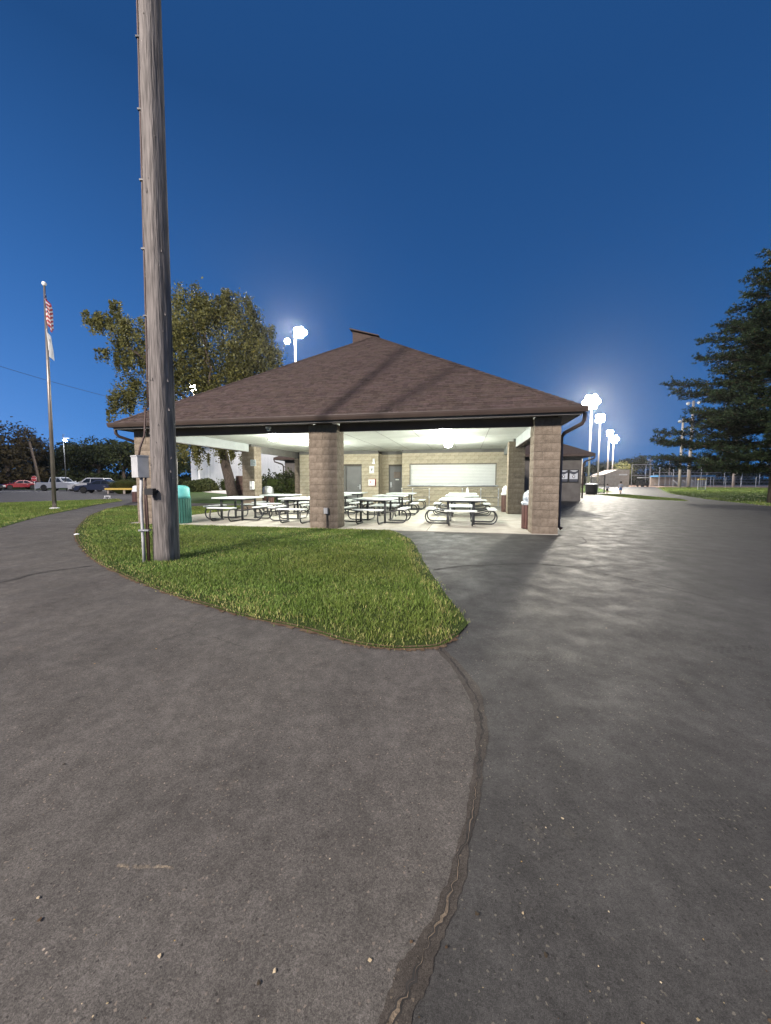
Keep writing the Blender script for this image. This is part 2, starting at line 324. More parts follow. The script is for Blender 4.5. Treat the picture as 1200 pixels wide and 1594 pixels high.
def tread(pts, wd, seed):
    P = smooth_line(pts, 16); mb = MB(); r = random.Random(seed)
    for i in range(0, len(P)-2):
        p = Vector(P[i]); d = (Vector(P[i+1])-p); dn = d.normalized(); n = Vector((-dn.y, dn.x))
        for lane in (-.75,-.25,.25,.75):
            o_ = n*wd*lane; q = p + o_ + dn*(d.length*.45 if lane in (-.25,.75) else 0); a, b = q - n*wd*.17, q + n*wd*.17; e = dn*d.length*.55
            mb.add([(a.x,a.y,.0035),(b.x,b.y,.0035),(b.x+e.x,b.y+e.y,.0035),(a.x+e.x,a.y+e.y,.0035)], [(0,1,2,3)])
    mb.build('tyre_mark', M['tyremark'], PLAZA)
tread([(.55,2.75),(.9,2.78),(1.52,2.79),(2.2,2.86),(3.1,2.97)], .055, 1)
tread([(.66,1.42),(.97,1.42),(1.2,1.42),(1.6,1.44),(2.2,1.5)], .075, 2)
strip([(-.92,1.22),(-.83,1.215),(-.76,1.215),(-.72,1.21)], lambda t: .006*(1-.5*t), .001, 3, .0065, 'scuff_mark', M['scuff'], PATH)
# ---- lawns
def pip(px, py, poly):
    ins = np.zeros(len(px), bool); n = len(poly)
    for i in range(n):
        x1, y1 = poly[i]; x2, y2 = poly[(i+1) % n]
        if y1 == y2: continue
        c = ((y1 > py) != (y2 > py)) & (px < (x2-x1)*(py-y1)/(y2-y1) + x1); ins ^= c
    return ins
def edge_dist(px, py, poly):
    d = np.full(len(px), 1e9); n = len(poly)
    for i in range(n):
        x1, y1 = poly[i]; x2, y2 = poly[(i+1) % n]; dx, dy = x2-x1, y2-y1; L2 = dx*dx+dy*dy+1e-12
        t = np.clip(((px-x1)*dx+(py-y1)*dy)/L2, 0, 1); d = np.minimum(d, np.hypot(px-x1-t*dx, py-y1-t*dy))
    return d
def grass(name, poly, dens, hgt, wid, seed, z0, parent=None, near=None):
    rg = np.random.default_rng(seed); P = np.array(poly); lo, hi = P.min(0), P.max(0); area = np.prod(hi-lo)
    n = int(area*dens); x = rg.uniform(lo[0], hi[0], n); y = rg.uniform(lo[1], hi[1], n)
    k = pip(x, y, poly); x, y = x[k], y[k]
    if near: k = rg.uniform(0, 1, len(x)) < np.clip((near/np.hypot(x, y))**1.5, .05, 1); x, y = x[k], y[k]
    n = len(x); ed = edge_dist(x, y, poly)
    bare = np.sin(x*5.3+2*np.sin(y*4.1))*np.cos(y*6.1+2*np.sin(x*3.7)); k = (rg.uniform(0, 1, n) > np.clip((bare-.55)*1.6, 0, .6)) & ((ed > .16) | (rg.uniform(0, 1, n) < .35+.3*np.sin(x*9+y*7)+ed*2)); x, y, ed = x[k], y[k], ed[k]; n = len(x)
    j = (ed < .2); x = x + j*rg.normal(0, .036, n); y = y + j*rg.normal(0, .028, n)
    cl = np.sin(x*3.1+np.sin(y*2.3)*2)*np.cos(y*2.7+np.sin(x*1.7)*2)      # tufty growth
    h = hgt*rg.uniform(.5, 1.25, n)*(1+.3*cl)*np.clip(.45+ed*4, .45, 1); sc_ = 1 + .05*np.hypot(x, y)
    w_ = wid*rg.uniform(.7, 1.3, n)*sc_; a = rg.uniform(0, 2*np.pi, n); lean = rg.uniform(.1, 1.0, n)*h; la = rg.uniform(0, 2*np.pi, n)
    dx, dy = np.cos(a)*w_/2, np.sin(a)*w_/2; lx, ly = np.cos(la)*lean, np.sin(la)*lean
    V = np.empty((n, 5, 3)); z = np.full(n, z0)
    V[:,0] = np.c_[x-dx, y-dy, z]; V[:,1] = np.c_[x+dx, y+dy, z]
    V[:,2] = np.c_[x+dx*.8+lx*.35, y+dy*.8+ly*.35, z+h*.6]; V[:,3] = np.c_[x-dx*.8+lx*.35, y-dy*.8+ly*.35, z+h*.6]; V[:,4] = np.c_[x+lx, y+ly, z+h*(1-.25*lean/h)]
    me = bpy.data.meshes.new(name); me.vertices.add(n*5); me.vertices.foreach_set('co', V.ravel())
    loops = (np.arange(n)[:,None]*5 + np.array([0,1,2,3,3,2,4])).ravel(); me.loops.add(n*7); me.loops.foreach_set('vertex_index', loops)
    me.polygons.add(n*2); st = (np.arange(n)[:,None]*7+np.array([0,4])).ravel(); me.polygons.foreach_set('loop_start', st)
    me.update(calc_edges=True)
    dry = rg.uniform(0, 1, n); patch = .5+.5*np.sin(x*.9+1.3*np.sin(y*.7))*np.cos(y*1.1+np.sin(x*.8)); b = rg.uniform(.65, 1.3, n)*(.86+.28*patch)
    pale = (dry < .05+.12*(patch > .8)) | ((ed < .22) & (dry < .35))
    C = np.c_[b*(1+.25*(1-patch)), b, b*.9, np.ones(n)]; C[pale] = np.c_[b[pale]*3.1, b[pale]*1.75, b[pale]*3.2, np.ones(pale.sum())]
    at_ = me.color_attributes.new('tint', 'FLOAT_COLOR', 'CORNER'); at_.data.foreach_set('color', np.repeat(C, 7, axis=0).ravel())
    me.materials.append(M['blade']); return put(name, me, parent)
slabL = [bw(12.15, 9.0), bw(12.15, -.34)]
island = smooth_line(isl_front, 4) + [(-13.9,20.4),(-10.1,19.7)] + slabL + smooth_line([bw(3.85, -.34)] + isl_right[1:], 4)
o = sheet('lawn', island, .012, M['soil']); tag(o, 'soil of the grass island by the shelter', kind='structure')
r8 = random.Random(4); edge = MB()
eb = [p for p in smooth_line(isl_front, 8)]
for i, p in enumerate(eb[:-1]):
    q = eb[i+1]; d = Vector((q[0]-p[0], q[1]-p[1])).normalized(); n = Vector((d.y, -d.x))
    if n.dot(Vector((p[0]+2, p[1]-9))) < 0: n = -n
    w1, w2 = r8.uniform(.0,.05), r8.uniform(.0,.05)
    edge.add([(p[0]-n.x*.04, p[1]-n.y*.04, .0135), (q[0]-n.x*.04, q[1]-n.y*.04, .0135), (q[0]+n.x*w2, q[1]+n.y*w2, .007), (p[0]+n.x*w1, p[1]+n.y*w1, .007)], [(0,1,2,3)])
edge.build('soil_edge', M['edge_soil'], o)
tag(grass('grass', island, 6000, .045, .0040, 3, .012, near=5.0), 'thick green grass of the island in front of the shelter', 'grass', kind='stuff')
left_lawn = smooth_line([(-8.8,7.2),(-10.8,10.7),(-12.7,14),(-14,17),(-15.9,21.2),(-17.2,25.2)], 4) + [(-19.3,27.9),(-23,23),(-27,17),(-30,4)]
o = sheet('lawn', left_lawn, .012, M['turf']); tag(o, 'lawn round the flagpole', kind='structure')
tag(grass('grass', left_lawn, 700, .05, .006, 5, .012), 'short yellowish grass of the lawn around the flagpole', 'grass', kind='stuff')
strip2 = smooth_line([(19.9,25.4),(18.7,27.9),(19.6,34.0),(20.6,38.3),(23.4,38.3),(22.0,29.1)], 3, True)
tag(grass('grass', strip2, 260, .06, .012, 6, -.03), 'shaded grass wedge between plaza and field path', 'grass', kind='stuff')
field = [(20.3,20.2),(23.4,28),(30.2,40.8),(58,82),(75,78),(60,40),(45,15.2),(22.2,15.2)]
tag(grass('grass', field, 90, .05, .016, 8, -.03), 'mown field grass beside the pine tree', 'grass', kind='stuff')
# leaf litter and grit on the asphalt
lit = MB(); r9 = random.Random(12)
for i in range(700):
    y = .8 + 9*r9.random()**2; x = r9.uniform(-1, 1)*(y*1.05+.3)
    if -4 < x < .8 and y > 2.7 and pip(np.array([x]), np.array([y]), island)[0]: continue
    s = r9.choice([.0012,.0015,.002,.002,.0025,.003,.0035,.007]) * r9.uniform(.7, 1.3); a = r9.uniform(0, 6.3); t = r9.choice([(1,1,1),(1.7,1.7,1.9),(.12,.1,.08),(.9,.75,.5),(.25,.18,.14)])
    pts = [(math.cos(a+k*1.2566)*s*r9.uniform(.4,1.2), math.sin(a+k*1.2566)*s*r9.uniform(.4,1.2)) for k in range(5)]
    n0 = [(x+px, y+py, .006+r9.uniform(.001,.25)*s) for px, py in pts] + [(x, y, .006+s*.25)]
    lit.add(n0, [(k, (k+1) % 5, 5) for k in range(5)], t)
tag(lit.build('leaf_litter', M['leaflitter']), 'tiny fallen leaf bits and grit scattered on the asphalt', 'litter', kind='stuff')

# ================================================================ picnic shelter with concession block
SH = empty('picnic_shelter', (B0[0], B0[1], 0), -A)
tag(SH, 'open picnic shelter with brown hip roof and tan block pillars', 'shelter')
def U(u, v, z): return (-u, v, z)                          # building plan -> shelter's own frame
def ubox(mb, u0, u1, v0, v1, z0, z1, col=None): return mb.box(-u1, -u0, v0, v1, z0, z1, col)
def rough_block(lx, ly, lz, seed, amp=.0032):
    r = random.Random(seed); nx, ny, nz = max(2, round(lx/.07)), max(2, round(ly/.07)), 3; bm = bmesh.new(); idx = {}
    def vert(i, j, k):
        if (i, j, k) not in idx:
            p = Vector(((i/nx-.5)*lx, (j/ny-.5)*ly, (k/nz-.5)*lz)); inner = sum((i in (0, nx), j in (0, ny), k in (0, nz)))
            n = Vector(((i == nx)-(i == 0), (j == ny)-(j == 0), 0))
            if k in (0, nz): p -= n*.0012
            else: p += n*r.uniform(-.3, 1)*amp*1.2
            idx[(i, j, k)] = bm.verts.new(p)
        return idx[(i, j, k)]
    for i in range(nx):
        for k in range(nz):
            for j in (0, ny): bm.faces.new([vert(i,j,k), vert(i+1,j,k), vert(i+1,j,k+1), vert(i,j,k+1)])
    for j in range(ny):
        for k in range(nz):
            for i in (0, nx): bm.faces.new([vert(i,j,k), vert(i,j+1,k), vert(i,j+1,k+1), vert(i,j,k+1)])
    for i in range(nx):
        for j in range(ny):
            for k in (0, nz): bm.faces.new([vert(i,j,k), vert(i+1,j,k), vert(i+1,j+1,k), vert(i,j+1,k)])
    bmesh.ops.recalc_face_normals(bm, faces=bm.faces[:]); me = bpy.data.meshes.new('block'); bm.to_mesh(me); bm.free(); me.materials.append(M['block']); return me
FULL = [rough_block(.400,.199,.1965, s) for s in range(5)]; HALF = [rough_block(.199,.199,.1965, 20+s) for s in range(4)]
CH = .2032
def pillar(u, v, wide=False):
    hw = .392 if wide else .290
    P = MB().box(-hw, hw, -.290, .290, -.02, 14*CH-.004).build('pillar', M['mortar'], SH); P.location = U(u, v, 0)
    for c in range(14):
        z = (c+.5)*CH; s = 1 if c % 2 == 0 else -1
        if wide:
            L = [(-.203,-.203,0,1),(.203,-.203,0,1),(-.203,.203,0,1),(.203,.203,0,1),(-.305,0,0,0),(.305,0,0,0)] if s > 0 else \
                [(0,-.203,0,1),(-.305,-.203,0,0),(.305,-.203,0,0),(0,.203,0,1),(-.305,.203,0,0),(.305,.203,0,0),(-.305,0,0,0),(.305,0,0,0)]
        else: L = [(-.102*s,-.203,0,1),(.203*s,-.102,1,1),(.102*s,.203,0,1),(-.203*s,.102,1,1)]
        for x, y, rot, f in L:
            b = put('block', rnd.choice(FULL if f else HALF), P); b.location = (x + rnd.uniform(-.002,.002), y + rnd.uniform(-.003,.003), z)
            b.rotation_euler = (0, 0, rot*math.pi/2 + rnd.choice((0, math.pi)))
    return P
pillar(0, 0); pillar(5.75, 0, True); pillar(11.5, 0); pillar(0, 5.75); pillar(11.5, 5.75); pillar(11.5, 11.2)
ubox(MB(), -.30, 12.15, -.34, 11.6, -.1, .014).build('floor_slab', M['slab'], SH)
jt = MB()
for uu in (2.9, 5.75, 8.6): ubox(jt, uu-.006, uu+.006, -.33, 10.2, .0145, .0155)
for vv in (2.9, 5.75, 8.6): ubox(jt, -.29, 12.14, vv-.006, vv+.006, .0148, .0158)
jt.build('slab_joint', M['crack'], SH)
# ceiling and beams
ubox(MB(), -.60, 12.10, -.62, 11.2, 2.96, 3.0).build('ceiling', M['ceil'], SH)
def beam(u0, u1, v0, v1, z0, z1, m, name='beam'): return ubox(MB(), u0, u1, v0, v1, z0, z1).build(name, m, SH)
for a, b_ in ((.31, 5.34), (6.16, 11.19)): beam(a, b_, -.06, .06, 2.67, 2.955, M['brown'])
for a, b_ in ((.31, 5.45),): pass
for uu in (0, 11.5):
    beam(uu-.055, uu+.055, .31, 5.44, 2.62, 2.955, M['beamin']); beam(uu-.055, uu+.055, 6.06, 10.88, 2.62, 2.955, M['beamgrey' if uu > 5 else 'beamin'])  # left rear span greyer: its weaker light is put into the colour
    beam(uu-.075, uu+.075, .31, 5.44, 2.595, 2.617, M['brown'], 'beam_trim')
for uu, vv in ((0,0),(5.75,0),(11.5,0),(0,5.75),(11.5,5.75),(11.5,11.2)): 
    if vv > 0: beam(uu-.12, uu+.12, vv-.2, vv+.2, 2.848, 2.957, M['beamgrey'], 'bearing_plate')
    else: beam(uu-.25, uu+.25, vv-.2, vv+.2, 2.848, 2.957, M['brown'], 'bearing_plate')
sm = MB()
for k in range(1, 10): ubox(sm, k*1.22-.007, k*1.22+.007, -.55, 10.2, 2.956, 2.9605)
sm.build('ceiling_seam', M['beamgrey'], SH)
# back walls with each block
WFULL = [rough_block(.398,.05,.196, 40+s, .004) for s in range(4)]; WHALF = [rough_block(.196,.05,.196, 60+s, .004) for s in range(3)]
for me in WFULL + WHALF: me.materials[0] = M['wallblock']
def block_wall(u0, u1, v, holes, ztop=2.8):
    Wl = MB()
    us = sorted({u0, u1, *[h[0] for h in holes], *[h[1] for h in holes]}); zs = sorted({0, ztop, *[h[2] for h in holes], *[h[3] for h in holes]})
    for i in range(len(us)-1):
        for j in range(len(zs)-1):
            cu, cz = (us[i]+us[i+1])/2, (zs[j]+zs[j+1])/2
            if us[i] < u0 or us[i+1] > u1 or any(h[0] < cu < h[1] and h[2] < cz < h[3] for h in holes): continue
            ubox(Wl, us[i], us[i+1], v, v+.16, zs[j], zs[j+1])
    Wo = Wl.build('wall', M['mortar'], SH); n = 0
    for c in range(14):
        z = (c+.5)*CH; x = u0 + .0 - (.2032 if c % 2 else 0)
        while x < u1 - .05:
            a, b_ = max(x, u0), min(x+.4064, u1); x += .4064
            if z + CH/2 > ztop + .06: continue
            segs = [(a, b_)]
            for h in holes:
                if h[2] - .05 < z < h[3] + .05:
                    ns = []
                    for s0, s1 in segs:
                        if s1 <= h[0] or s0 >= h[1]: ns.append((s0, s1))
                        else:
                            if s0 < h[0]: ns.append((s0, h[0]))
                            if s1 > h[1]: ns.append((h[1], s1))
                    segs = ns
            for s0, s1 in segs:
                if s1-s0 < .05: continue
                b = put('block', rnd.choice(WFULL if s1-s0 > .25 else WHALF), Wo); full_ = .4064 if s1-s0 > .25 else .2032
                b.scale = ((s1-s0)/full_, 1, 1); b.location = U((s0+s1)/2, v-.012 + rnd.uniform(-.0015,.0015), z); n += 1
    return Wo
SHUT = (.40, 4.90, 1.10, 2.17)
block_wall(-.3, 5.3, 10.3, [SHUT])
block_wall(6.6, 11.2, 10.3, [(7.55, 9.4, 0, 2.15)])
block_wall(5.3, 6.6, 11.2, [(5.32, 6.22, 0, 2.15)])
ubox(MB(), 6.6, 6.76, 10.46, 11.36, 0, 2.8).build('wall', M['wallblock'], SH); ubox(MB(), 5.14, 5.3, 10.46, 11.36, 0, 2.8).build('wall', M['wallblock'], SH)
beam(-.3, 5.3, 10.20, 10.46, 2.79, 2.957, M['beamgrey'], 'wall_beam'); beam(6.6, 11.2, 10.20, 10.46, 2.79, 2.957, M['beamgrey'], 'wall_beam'); beam(5.3, 6.6, 11.10, 11.36, 2.79, 2.957, M['beamgrey'], 'wall_beam')
# roller shutter: slats, frame, sill
S0 = ubox(MB(), SHUT[0]+.003, SHUT[1]-.003, 10.37, 10.40, SHUT[2]+.003, SHUT[3]-.003).build('serving_shutter', M['beamgrey'], SH)
sl = MB(); n = 14
for k in range(n):
    z0 = SHUT[2] + (SHUT[3]-SHUT[2])*k/n; z1 = SHUT[2] + (SHUT[3]-SHUT[2])*(k+1)/n
    x0, x1 = -SHUT[1]+.05, -SHUT[0]-.05
    prof = [(10.369, z0+.004), (10.352, z0+.012), (10.350, z1-.014), (10.369, z1-.002)]
    s_ = MB().add([(x0, y, z) for y, z in prof] + [(x1, y, z) for y, z in prof], [(0,1,5,4),(1,2,6,5),(2,3,7,6),(0,3,2,1),(4,5,6,7)])
    s_.build('slat', M['shutter'], S0)
fr = MB(); ubox(fr, SHUT[0]-.01, SHUT[0]+.05, 10.26, 10.366, SHUT[2], SHUT[3]); ubox(fr, SHUT[1]-.05, SHUT[1]+.01, 10.26, 10.366, SHUT[2], SHUT[3]); ubox(fr, SHUT[0]-.01, SHUT[1]+.01, 10.262, 10.366, SHUT[3], SHUT[3]+.05)
fr.build('frame', M['rail'], S0)
ubox(MB(), SHUT[0]-.08, SHUT[1]+.08, 10.12, 10.366, SHUT[2]-.06, SHUT[2]-.002).build('counter_sill', M['steel'], S0)
# doors
def door(u0, u1, v, double=False):
    D = ubox(MB(), u0+.05, u1-.05, v+.06, v+.10, .015, 2.10).build('door', M['doorgrey'], SH)
    f = MB(); ubox(f, u0, u0+.05, v-.03, v+.12, 0.015, 2.15); ubox(f, u1-.05, u1, v-.03, v+.12, 0.015, 2.15); ubox(f, u0+.05, u1-.05, v-.03, v+.12, 2.10, 2.15); f.build('frame', M['beamgrey'], D)
    return D
D1 = door(5.32, 6.22, 11.2)
ubox(MB(), 5.55, 5.93, 11.238, 11.259, 1.48, 1.82).build('vent', M['maroon'], D1)
lv = MB()
for k in range(6): ubox(lv, 5.56, 5.92, 11.232, 11.237, 1.50+k*.053, 1.525+k*.053)
lv.build('louvre', M['rail'], D1)
ubox(MB(), 5.64, 5.84, 11.250, 11.258, 1.36, 1.42).build('name_plate', M['white'], D1)
h = MB(); ubox(h, 6.06, 6.13, 11.245, 11.259, .95, 1.25); h.tube([U(6.10,11.245,1.02), U(6.10,11.18,1.02), U(5.98,11.18,1.02)], .012, 6); h.build('handle', M['steel'], D1)
D2 = door(7.55, 8.50, 10.3); D3 = door(8.50, 9.40, 10.3)
h = MB(); ubox(h, 7.64, 7.70, 10.33, 10.359, .85, 1.12); h.tube([U(7.67,10.335,1.0), U(7.67,10.28,1.0), U(7.80,10.28,1.0)], .012, 6); h.build('handle', M['steel'], D2)
# wings of the concession block behind
def ubuild(name, m, boxes, parent=SH):
    mb = MB()
    for b_ in boxes: ubox(mb, *b_)
    return mb.build(name, m, parent)
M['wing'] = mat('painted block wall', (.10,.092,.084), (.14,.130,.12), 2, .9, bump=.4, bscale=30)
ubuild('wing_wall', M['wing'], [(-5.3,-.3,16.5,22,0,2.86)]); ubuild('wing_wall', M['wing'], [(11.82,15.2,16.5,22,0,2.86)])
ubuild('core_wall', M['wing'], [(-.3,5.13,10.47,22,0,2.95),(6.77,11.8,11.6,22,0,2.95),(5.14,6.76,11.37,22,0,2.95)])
# roofs
E0, ZE, SL = .66, 3.02, .665
def shingled(plane, name, seed):
    # plane: origin, along, up-slope vectors, list of (lo, hi) functions per slope distance
    o_, a_, s_, length, lo, hi = plane; r = random.Random(seed); mb = MB(); nrm = a_.cross(s_).normalized()
    if nrm.z < 0: nrm = -nrm
    ex = .135; n = int(length/ex)
    for c in range(n):
        d0, d1 = c*ex, min((c+1)*ex+.03, length); x = lo(d0) - r.uniform(0, .3); h0, h1 = lo(d0), hi(d0); l1, r1 = lo(d1), hi(d1)
        band = r.uniform(.93, 1.06)
        while x < h1:
            wd = r.choice((.11,.14,.17,.2,.25)); a0, a1 = max(x, h0), min(x+wd-.006, h1); b0, b1 = max(a0, l1), min(a1, r1); x += wd
            if a1-a0 < .02: continue
            if b1 < b0: b0 = b1 = (max(min(a0, r1), l1))
            th = r.choice((.008,.012,.016)); k = band*r.choice((.78,.86,.94,1,1,1.06,1.12)); t = (k, k*r.uniform(.96,1.03), k*r.uniform(.94,1.04))
            P = [o_ + a_*a0 + s_*d0 + nrm*th, o_ + a_*a1 + s_*d0 + nrm*th, o_ + a_*b1 + s_*d1 + nrm*.003, o_ + a_*b0 + s_*d1 + nrm*.003, o_ + a_*a0 + s_*d0, o_ + a_*a1 + s_*d0]
            mb.add(P, [(0,1,2,3),(4,5,1,0)], t)
    return mb, name
xl, xr, yb = -(11.5+E0), E0, -E0; xm = (xl+xr)/2; half = (xr-xl)/2; ZA = ZE + half*SL; YA = yb + half; YB = 19.0
roof = MB().add([(xl,yb,ZE),(xr,yb,ZE),(xm,YA,ZA),(xm,YB,ZA),(xr,YB,ZE),(xl,YB,ZE)], [(0,1,2),(1,4,3,2),(0,2,3,5),(4,5,3)]).build('roof', M['deck'], SH)
sv = Vector((0, 1, SL)); sl_ = sv.length; s_n = sv.normalized(); Lf = half*sl_; kx = 1/sl_
mb, nm = shingled((Vector((xm,yb,ZE)), Vector((1,0,0)), s_n, Lf, lambda d: -half + d*kx, lambda d: half - d*kx), 'shingles', 3)
tag(mb.build('shingles', M['shingle'], roof, fix=False), kind='stuff')
for sx in (1, -1):
    sv2 = Vector((-sx, 0, SL)).normalized()
    mb, nm = shingled((Vector((xr if sx > 0 else xl, yb, ZE)), Vector((0,1,0)), sv2, Lf, lambda d: d*kx, lambda d: YB-yb), 'shingles', 5+sx)
    tag(mb.build('shingles', M['shingle'], roof, fix=False), kind='stuff')
for x in (xl, xr):                                                      # hip caps
    cp = MB(); r = random.Random(5)
    for k in range(46):
        t0, t1 = k/46, min(1, (k+1.25)/46); p0 = Vector((x,yb,ZE)).lerp(Vector((xm,YA,ZA)), t0); p1 = Vector((x,yb,ZE)).lerp(Vector((xm,YA,ZA)), t1)
        sx = 1 if x > xm else -1; n1 = Vector((-sx*.12,0,0)); n2 = Vector((0,.12,0)); up = Vector((0,0,.030)); up2 = Vector((0,0,.022)); q = r.uniform(.75,1.15)
        cp.add([p0+n1+up+Vector((0,0,-.002)), p0+up+Vector((0,0,.012)), p0+n2+up+Vector((0,0,-.002)), p1+n1+up2-Vector((0,0,.004)), p1+up2, p1+n2+up2-Vector((0,0,.004))], [(0,1,4,3),(1,2,5,4)], (q,q,q))
    cp.build('hip_cap', M['shingle'], roof, fix=False)
# raised ridge with its little gable
gx0, gx1 = xm + .12, xm - .92
MB().add([(gx0,YA-.03,ZA-.02),(gx1,YA-.03,ZA+.28),(gx1,YA-.03,ZA-.60),(gx0,YB,ZA-.02),(gx1,YB,ZA+.28),(gx1,YB,ZA-.60)], [(0,1,2),(3,5,4),(1,4,5,2),(0,3,4,1),(0,2,5,3)]).build('ridge_gable', M['shingle'], roof)
MB().add([(gx0+.10,YA-.16,ZA-.03),(gx1-.10,YA-.16,ZA+.325),(gx1-.10,YB,ZA+.325),(gx0+.10,YB,ZA-.03),(gx0+.10,YA-.16,ZA+.01),(gx1-.10,YA-.16,ZA+.375),(gx1-.10,YB,ZA+.375),(gx0+.10,YB,ZA+.01)], [(0,1,2,3),(7,6,5,4),(0,4,5,1),(1,5,6,2),(2,6,7,3),(3,7,4,0)]).build('ridge_roof', M['shingle'], roof)
# eaves: gutter with lip, fascia, soffit
def gutter(p0, p1, out, name='gutter'):
    p0, p1, out = Vector(p0), Vector(p1), Vector(out)
    prof = [(.0,-.125),(.075,-.125),(.105,-.06),(.118,-.012),(.118,.0),(.100,.0),(.100,-.012),(.0,-.02)]
    V = [p0 + out*a + Vector((0,0,b_)) for a, b_ in prof] + [p1 + out*a + Vector((0,0,b_)) for a, b_ in prof]; n = len(prof)
    return MB().add(V, [(k, (k+1) % n, (k+1) % n + n, k+n) for k in range(n)] + [tuple(range(n)), tuple(range(2*n-1, n-1, -1))]).build(name, M['brown'], roof)
gutter((xl-.11,yb,ZE-.005), (xr+.11,yb,ZE-.005), (0,-1,0)); gutter((xr,yb+.002,ZE-.008), (xr,YB,ZE-.008), (1,0,0)); gutter((xl,yb+.002,ZE-.008), (xl,YB,ZE-.008), (-1,0,0))
MB().box(xl,xr,yb+.002,yb+.03,ZE-.185,ZE-.006).box(xr-.03,xr-.002,yb+.03,YB,ZE-.185,ZE-.008).box(xl+.002,xl+.03,yb+.03,YB,ZE-.185,ZE-.008).build('fascia', M['beamgrey'], roof)
MB().box(xl+.03,xr-.03,yb+.03,-.31,ZE-.165,ZE-.150).box(xr-.35,xr-.031,-.31,YB,ZE-.166,ZE-.151).box(xl+.031,xl+.35,-.31,YB,ZE-.166,ZE-.151).build('soffit', M['brown'], roof)
def downspout(x, sx, y0):
    mb = MB(); mb.tube([(x+sx*.05,y0-.62,ZE-.12),(x+sx*.05,y0-.60,ZE-.28),(x+sx*.02,y0-.54,ZE-.36),(x-sx*.26,y0-.12,ZE-.52),(x-sx*.30,y0,ZE-.60),(x-sx*.30,y0,ZE-.75),(x-sx*.30,y0,.18),(x-sx*.22,y0-.02,.10)], .045, 8)
    mb.build('downspout', M['brown'], SH, smooth=True)
downspout(xr+.05, 1, .12); downspout(xl-.05, -1, .12)
def wing_roof(u0, u1, v0, v1, z, sl):
    x0, x1 = -u1, -u0; hv = (v1-v0)/2; zr = z + hv*sl; ym = (v0+v1)/2
    o = MB().add([(x0,v0,z),(x1,v0,z),(x1,v1,z),(x0,v1,z),(x0+hv,ym,zr),(x1-hv,ym,zr),(x0,v0,z-.16),(x1,v0,z-.16),(x1,v1,z-.16),(x0,v1,z-.16)],
        [(0,1,5,4),(1,2,5),(2,3,4,5),(3,0,4),(0,6,7,1),(1,7,8,2),(2,8,9,3),(3,9,6,0),(6,9,8,7)]).build('wing_roof', M['shingle'], SH)
    return o
wing_roof(-5.9, 3, 15.9, 22.6, 3.02, .5); wing_roof(8.5, 15.8, 15.9, 22.6, 3.02, .5)
for u_, s in ((-5.9, 1), (15.8, -1)):
    MB().tube([(-u_,15.95,2.92),(-u_-s*.05,16.0,2.72),(-u_-s*.45,16.36,2.55),(-u_-s*.52,16.45,2.4),(-u_-s*.52,16.45,.2)], .05, 8).build('downspout', M['brown'], SH, smooth=True)

def on_shelter(name, u, v, z, rz=0):
    x, y = bw(u, v); return empty(name, (x, y, z), -A + rz)
def bmesh_at(mb, name, m, u, v, z, parent=None, rz=0, smooth=False):
    o = mb.build(name, m, parent, smooth)
    if parent is None: x, y = bw(u, v); o.location = (x, y, z); o.rotation_euler = (0, 0, -A+rz)
    return o
# ---- ceiling lamps
cl = on_shelter('ceiling_light', 2.65, 1.3, 2.958)
MB().lathe([(.17,0),(.17,-.035),(.155,-.05)], 20).build('housing', M['offwhite'], cl); MB().lathe([(.13,-.050),(.16,-.12),(.165,-.18),(.13,-.25),(.05,-.285)], 20).build('lens', M['lampcool'], cl, True)
labs = ['round ceiling lamp of the shelter, front one above the serving side tables', 'round ceiling lamp deep inside the shelter before the serving shutter', 'round ceiling lamp near the security camera', 'round ceiling lamp hidden behind the middle pillar']
for i, (u, v) in enumerate(((2.65,1.95),(2.65,5.7),(8.4,1.95),(8.4,5.7))):
    o = cl if i == 0 else copy_tree(cl); x, y = bw(u, v); o.location = (x, y, 2.958); tag(o, labs[i], 'lamp', 'ceiling lamps of the shelter')
    point_light('ceiling_bulb', (x, y, 2.50), 180 if v > 3 else 85, (.97,1,.90), .12)
# ---- small things on walls and pillars
sg = on_shelter('wall_sign', 6.98, 10.262, 1.93); tag(sg, 'white wall sign with dark symbol above the red box', 'sign')
MB().box(-.13,.13,-.012,.012,-.20,.20).build('panel', M['white'], sg)
sy = MB(); sy.box(-.045,-.02,-.016,-.0125,.02,.10); sy.box(.02,.045,-.016,-.0125,.02,.10); sy.box(-.045,.045,-.0165,-.0125,-.02,.018); sy.box(-.03,.03,-.016,-.0125,-.06,-.03); sy.build('symbol', M['ink'], sg)
sg = on_shelter('emergency_box', 6.95, 10.262, 1.24); tag(sg, 'red and white emergency box on the block wall', 'box')
MB().box(-.19,.19,-.12,.012,-.20,.18).build('case', M['red'], sg); MB().box(-.187,.175,-.135,-.122,-.185,.165).build('door', M['white'], sg); MB().box(-.10,-.05,-.142,-.136,-.02,.05).build('emblem', M['red'], sg)
sg = on_shelter('wall_lamp', 6.85, 10.262, 2.42); tag(sg, 'small pale wall fixture above the white sign', 'fixture'); MB().box(-.05,.05,-.1,.012,-.10,.10).build('case', M['white'], sg); MB().box(-.11,.0502,-.05,.012,-.16,-.101).build('bracket', M['steel'], sg)
sg = on_shelter('security_camera', 7.35, -.30, 2.83); tag(sg, 'small dome security camera under the eave', 'camera')
MB().lathe([(.075,0),(.08,-.05),(.06,-.06)], 14).build('mount', M['offwhite'], sg, True); MB().lathe([(.058,-.06),(.05,-.10),(.02,-.125)], 14).build('dome', M['bag'], sg, True)
sg = on_shelter('outlet_box', 5.66, -.325, .50); tag(sg, 'grey outlet box with conduit on the middle pillar', 'outlet box')
